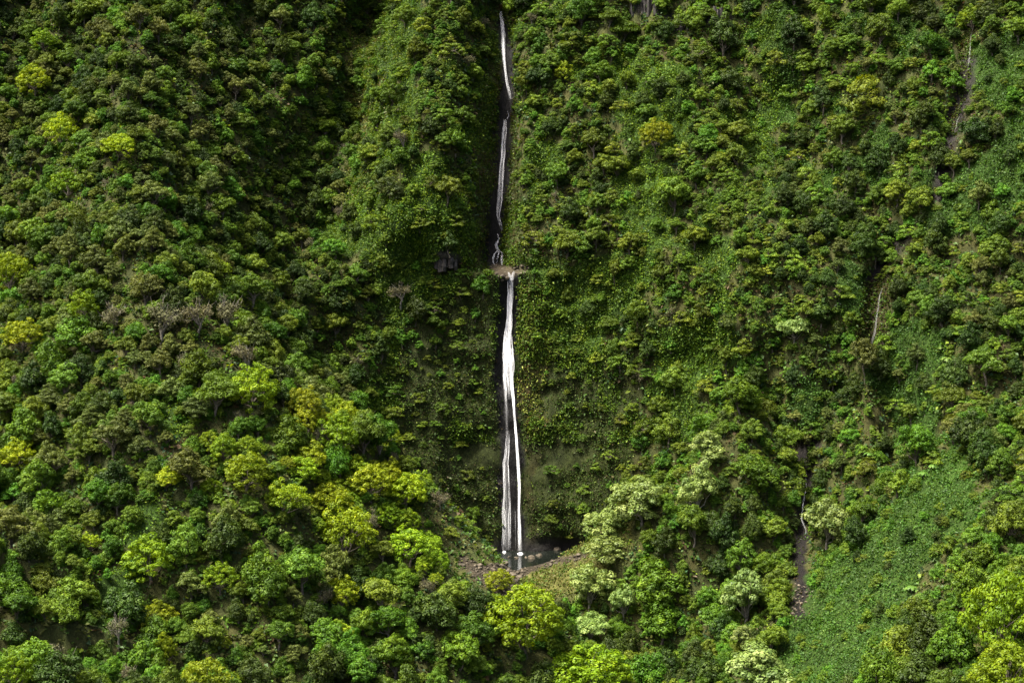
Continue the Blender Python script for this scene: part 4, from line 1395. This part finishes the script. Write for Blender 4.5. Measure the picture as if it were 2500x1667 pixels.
# ------------------------------------------------------------------ pool
def build_pool():
    n = 72
    V = [(POOL_C[0], POOL_C[1], 0.0)]
    for k in range(n):
        a = 2 * math.pi * k / n
        r = 1.16 + 0.06 * math.sin(3 * a + 1) + 0.05 * math.sin(7 * a)
        V.append((POOL_C[0] + POOL_R[0] * r * math.cos(a), POOL_C[1] + POOL_R[1] * r * math.sin(a), 0.0))
    F = [(0, 1 + k, 1 + (k + 1) % n) for k in range(n)]
    link('pool_water', mesh_from('pool_water', V, F, MAT['pool']), kind='structure')

build_pool()

def foam(px, py, w, label):
    d = ray(px, py)
    t = (0.02 - CAM[2]) / d[2]
    c = CAM + t * d
    V, F, D = [(c[0], c[1], 0.16)], [], [1.0]
    n = 18
    rg = np.random.default_rng(int(px))
    for ring, (rr, zz, dn) in enumerate(((0.35, 0.30, 1.0), (0.7, 0.12, 0.8), (1.0, 0.02, 0.0))):
        for k in range(n):
            a = 2 * math.pi * k / n
            q = rr * w * rg.uniform(0.8, 1.2)
            V.append((c[0] + q * math.cos(a), c[1] - 0.2 + 0.5 * q * math.sin(a), zz * rg.uniform(0.6, 1.3) + 0.01))
            D.append(dn)
    for k in range(n):
        F.append((0, 1 + k, 1 + (k + 1) % n, 1 + (k + 1) % n))
    V = np.array(V)
    F3 = [(0, 1 + k, 1 + (k + 1) % n) for k in range(n)]
    for r_ in range(2):
        for k in range(n):
            a, b = 1 + r_ * n + k, 1 + r_ * n + (k + 1) % n
            F3 += [(a, a + n, b + n), (a, b + n, b)]
    link('foam', mesh_from('foam', V, F3, MAT['water'], point_val=np.array(D) * 1.3, smooth_shade=True), kind='structure', label=label)

foam(1270, 1351, 0.8, 'white foam where the right strand of the lower falls hits the pool')
foam(1231, 1347, 0.5, 'white foam where the left veil of the lower falls hits the pool')

# ------------------------------------------------------------------ boulders
def rock_mesh(seed):
    import bmesh
    rg = np.random.default_rng(seed)
    bm = bmesh.new()
    bmesh.ops.create_icosphere(bm, subdivisions=2, radius=0.5)
    planes = [(rg.normal(size=3), rg.uniform(0.30, 0.44)) for _ in range(9)]
    sx = rg.uniform(0.75, 1.25, 3) * np.array([1, 1, 0.78])
    for v in bm.verts:
        p = np.array(v.co)
        for nrm, dd in planes:
            nn = nrm / np.linalg.norm(nrm)
            h = p @ nn
            if h > dd:
                p = p - nn * (h - dd)
        p += rg.normal(size=3) * 0.012
        v.co = p * sx
    me = bpy.data.meshes.new('boulder')
    bm.to_mesh(me)
    bm.free()
    me.materials.append(MAT['boulder'])
    return me

ROCKS = [rock_mesh(300 + q) for q in range(8)]

def add_rock(h, n, size, lab, group, me=None):
    o = link('boulder', me or ROCKS[R.randrange(8)], label=lab, category='boulder')
    if group:
        o['group'] = group
    o.location = (h[0], h[1], h[2] + size * 0.16)
    o.rotation_euler = (R.uniform(-0.3, 0.3), R.uniform(-0.3, 0.3), R.uniform(0, 6.28))
    o.scale = (size, size * R.uniform(0.8, 1.1), size * R.uniform(0.75, 1.0))
    return o

rock_spots = []
for (bx, by, bw, lab) in [(1297, 1378, 24, 'largest tan boulder at the near edge of the pool'), (1243, 1376, 12, 'single pale boulder standing in the pool shallows'),
                          (1261, 1377, 10, 'pale boulder right of the one in the shallows'), (1284, 1376, 9, 'small pale boulder just left of the largest one'),
                          (1316, 1372, 17, 'tan boulder right of the largest one at the pool rim'), (1360, 1352, 20, 'boulder at the right tip of the pool'),
                          (1253, 1423, 22, 'lowest dark boulder showing above the lime-green tree')]:
    h, n = cast(bx, by)
    if h is None:
        continue
    d = project(np.array(h))[2]
    s_ = bw / FOC * d
    hz = (h[0], h[1], max(h[2], -0.15))
    add_rock(hz, n, s_, lab, None)
    rock_spots.append((h[0], h[1], s_))
STONES = []
tries = 0
while len(rock_spots) < 230 and tries < 6000:
    tries += 1
    bx, by = R.uniform(1085, 1440), R.uniform(1335, 1475)
    if not in_poly(bx, by, BOULDERS):
        continue
    h, n = cast(bx, by)
    if h is None or h[1] > YB(h[0], h[2]) - 0.3 or h[2] > 14:
        continue
    e = math.hypot((h[0] - POOL_C[0]) / POOL_R[0], (h[1] - POOL_C[1]) / POOL_R[1])
    if e < 0.98:
        continue
    s_ = R.choice((0.28, 0.35, 0.42, 0.5, 0.6, 0.8, 1.1, 1.6)) * R.uniform(0.85, 1.15)
    if any((h[0] - a) ** 2 + ((h[1] - b) * 0.8) ** 2 < ((s_ + c) * 0.36) ** 2 for a, b, c in rock_spots):
        continue
    side = 'left of the pool under the dark wall' if bx < 1165 else ('along the right rim of the pool' if bx > 1290 else ('heaped at the pool outlet' if by < 1400 else 'in the stream bed below the pool'))
    STONES.append((add_rock((h[0], h[1], h[2] - 0.02), n, s_, '', 'boulders ' + side), bx, by, ('large ' if s_ > 0.95 else ('small ' if s_ < 0.5 else '')) + 'brown boulder'))
    rock_spots.append((h[0], h[1], s_))
BMARKS = [(1297, 1378, 'the largest tan boulder'), (1231, 1347, 'the foot of the left veil'), (1270, 1350, 'the foot of the right strand'), (1430, 1352, 'the right tip of the pool'), (1365, 1372, 'the middle of the right rim'),
          (1253, 1423, 'the lowest dark boulder'), (1215, 1392, 'the pool outlet'), (1105, 1352, 'the far left rubble'), (1160, 1385, 'the left rubble'), (1215, 1425, 'the stream bed middle')]
for (o, _, _, _), lab in zip(STONES, place_labels([q[1:] for q in STONES], BMARKS)):
    o['label'] = lab
# rubble in the right-hand gully and on the ledge
gs = []
tries = 0
while len(gs) < 60 and tries < 3000:
    tries += 1
    bx, by = R.uniform(1925, 1990), R.uniform(1425, 1500)
    if abs(bx - 1955 + (by - 1460) * 0.25) > 26:
        continue
    h, n = cast(bx, by)
    s_ = R.choice((0.3, 0.4, 0.5, 0.7)) * R.uniform(0.9, 1.2)
    if h is None or any((h[0] - a) ** 2 + (h[1] - b) ** 2 < ((s_ + c) * 0.36) ** 2 for a, b, c in gs):
        continue
    add_rock(h, n, s_, 'reddish-brown rock in the rubble at the foot of the right-hand gully', 'rocks in the right-hand gully')
    gs.append((h[0], h[1], s_))
ls = []
tries = 0
while len(ls) < 28 and tries < 3000:
    tries += 1
    bx, by = R.uniform(1188, 1318), R.uniform(643, 684)
    if not in_poly(bx, by, RIM) or abs(bx - 1248) < 10 or R.random() < 0.4:
        continue
    h, n = cast(bx, by)
    s_ = R.choice((0.5, 0.7, 0.9, 1.3)) * R.uniform(0.9, 1.2)
    if h is None or any((h[0] - a) ** 2 + (h[2] - b) ** 2 < ((s_ + c) * 0.33) ** 2 for a, b, c in ls):
        continue
    o = add_rock((h[0], h[1] - 0.0, h[2] - s_ * 0.25), n, s_, 'tan rock on the rim of the ledge between the two falls', 'rocks on the ledge')
    ls.append((h[0], h[2], s_))

# ------------------------------------------------------------------ columnar basalt outcrops
def outcrop(px, py, wpx, hpx, label, seed):
    rg = np.random.default_rng(seed)
    h, n = cast(px, py)
    if h is None:
        return
    d = project(np.array(h))[2]
    w, hh = wpx / FOC * d, hpx / FOC * d
    root = link('rock_outcrop', None, label=label, category='rock')
    root.location = h
    m = max(5, int(w / 0.75))
    for k in range(m):
        x = -w / 2 + w * (k + 0.5) / m
        wx, wz = h[0] + x, h[2]
        zb = -hh / 2 - rg.uniform(0, 1.2)
        zt = hh / 2 * (1 - 0.5 * (2 * x / w) ** 2) + rg.uniform(-0.9, 0.5)
        yb = float(YB(wx, wz + zb)) - h[1]
        yt = float(YB(wx, wz + zt)) - h[1]
        r = rg.uniform(0.35, 0.75)
        y0 = min(yb, yt) + rg.uniform(-0.1, 0.9)
        V, F = [], []
        ks = 6
        levels = np.linspace(zb, zt, 5)
        for z in levels:
            jx, jy = rg.normal() * 0.07, rg.normal() * 0.12
            rr = r * rg.uniform(0.88, 1.08)
            for j in range(ks):
                a = 2 * math.pi * j / ks + 0.3
                V.append((x + jx + rr * math.cos(a), y0 + 0.3 + (z - zb) * 0.12 + jy + rr * 1.4 * math.sin(a), z + (rg.normal() * 0.1 if z in (zb, zt) else 0)))
        for i in range(4):
            for j in range(ks):
                F.append((i * ks + j, i * ks + (j + 1) % ks, (i + 1) * ks + (j + 1) % ks, (i + 1) * ks + j))
        t = 4 * ks
        F += [(t, t + 1, t + 2, t + 3), (t, t + 3, t + 4, t + 5), (0, 3, 2, 1), (0, 5, 4, 3)]
        link('rock_column', mesh_from('rock_column', V, F, MAT['basalt']), root)

for q, (ox, oy, w, hh, lab) in enumerate([(1575, 12, 70, 46, 'black columnar rock face at the top edge right of centre'), (1652, 55, 60, 30, 'dark rock outcrop below the black columns near the top'),
                                         (1748, 42, 52, 40, 'dark rock face left of the rounded dark tree at the top'), (1088, 634, 55, 34, 'dark rock outcrop left of the ledge between the falls')]):
    outcrop(ox, oy, w, hh, lab, 500 + q)
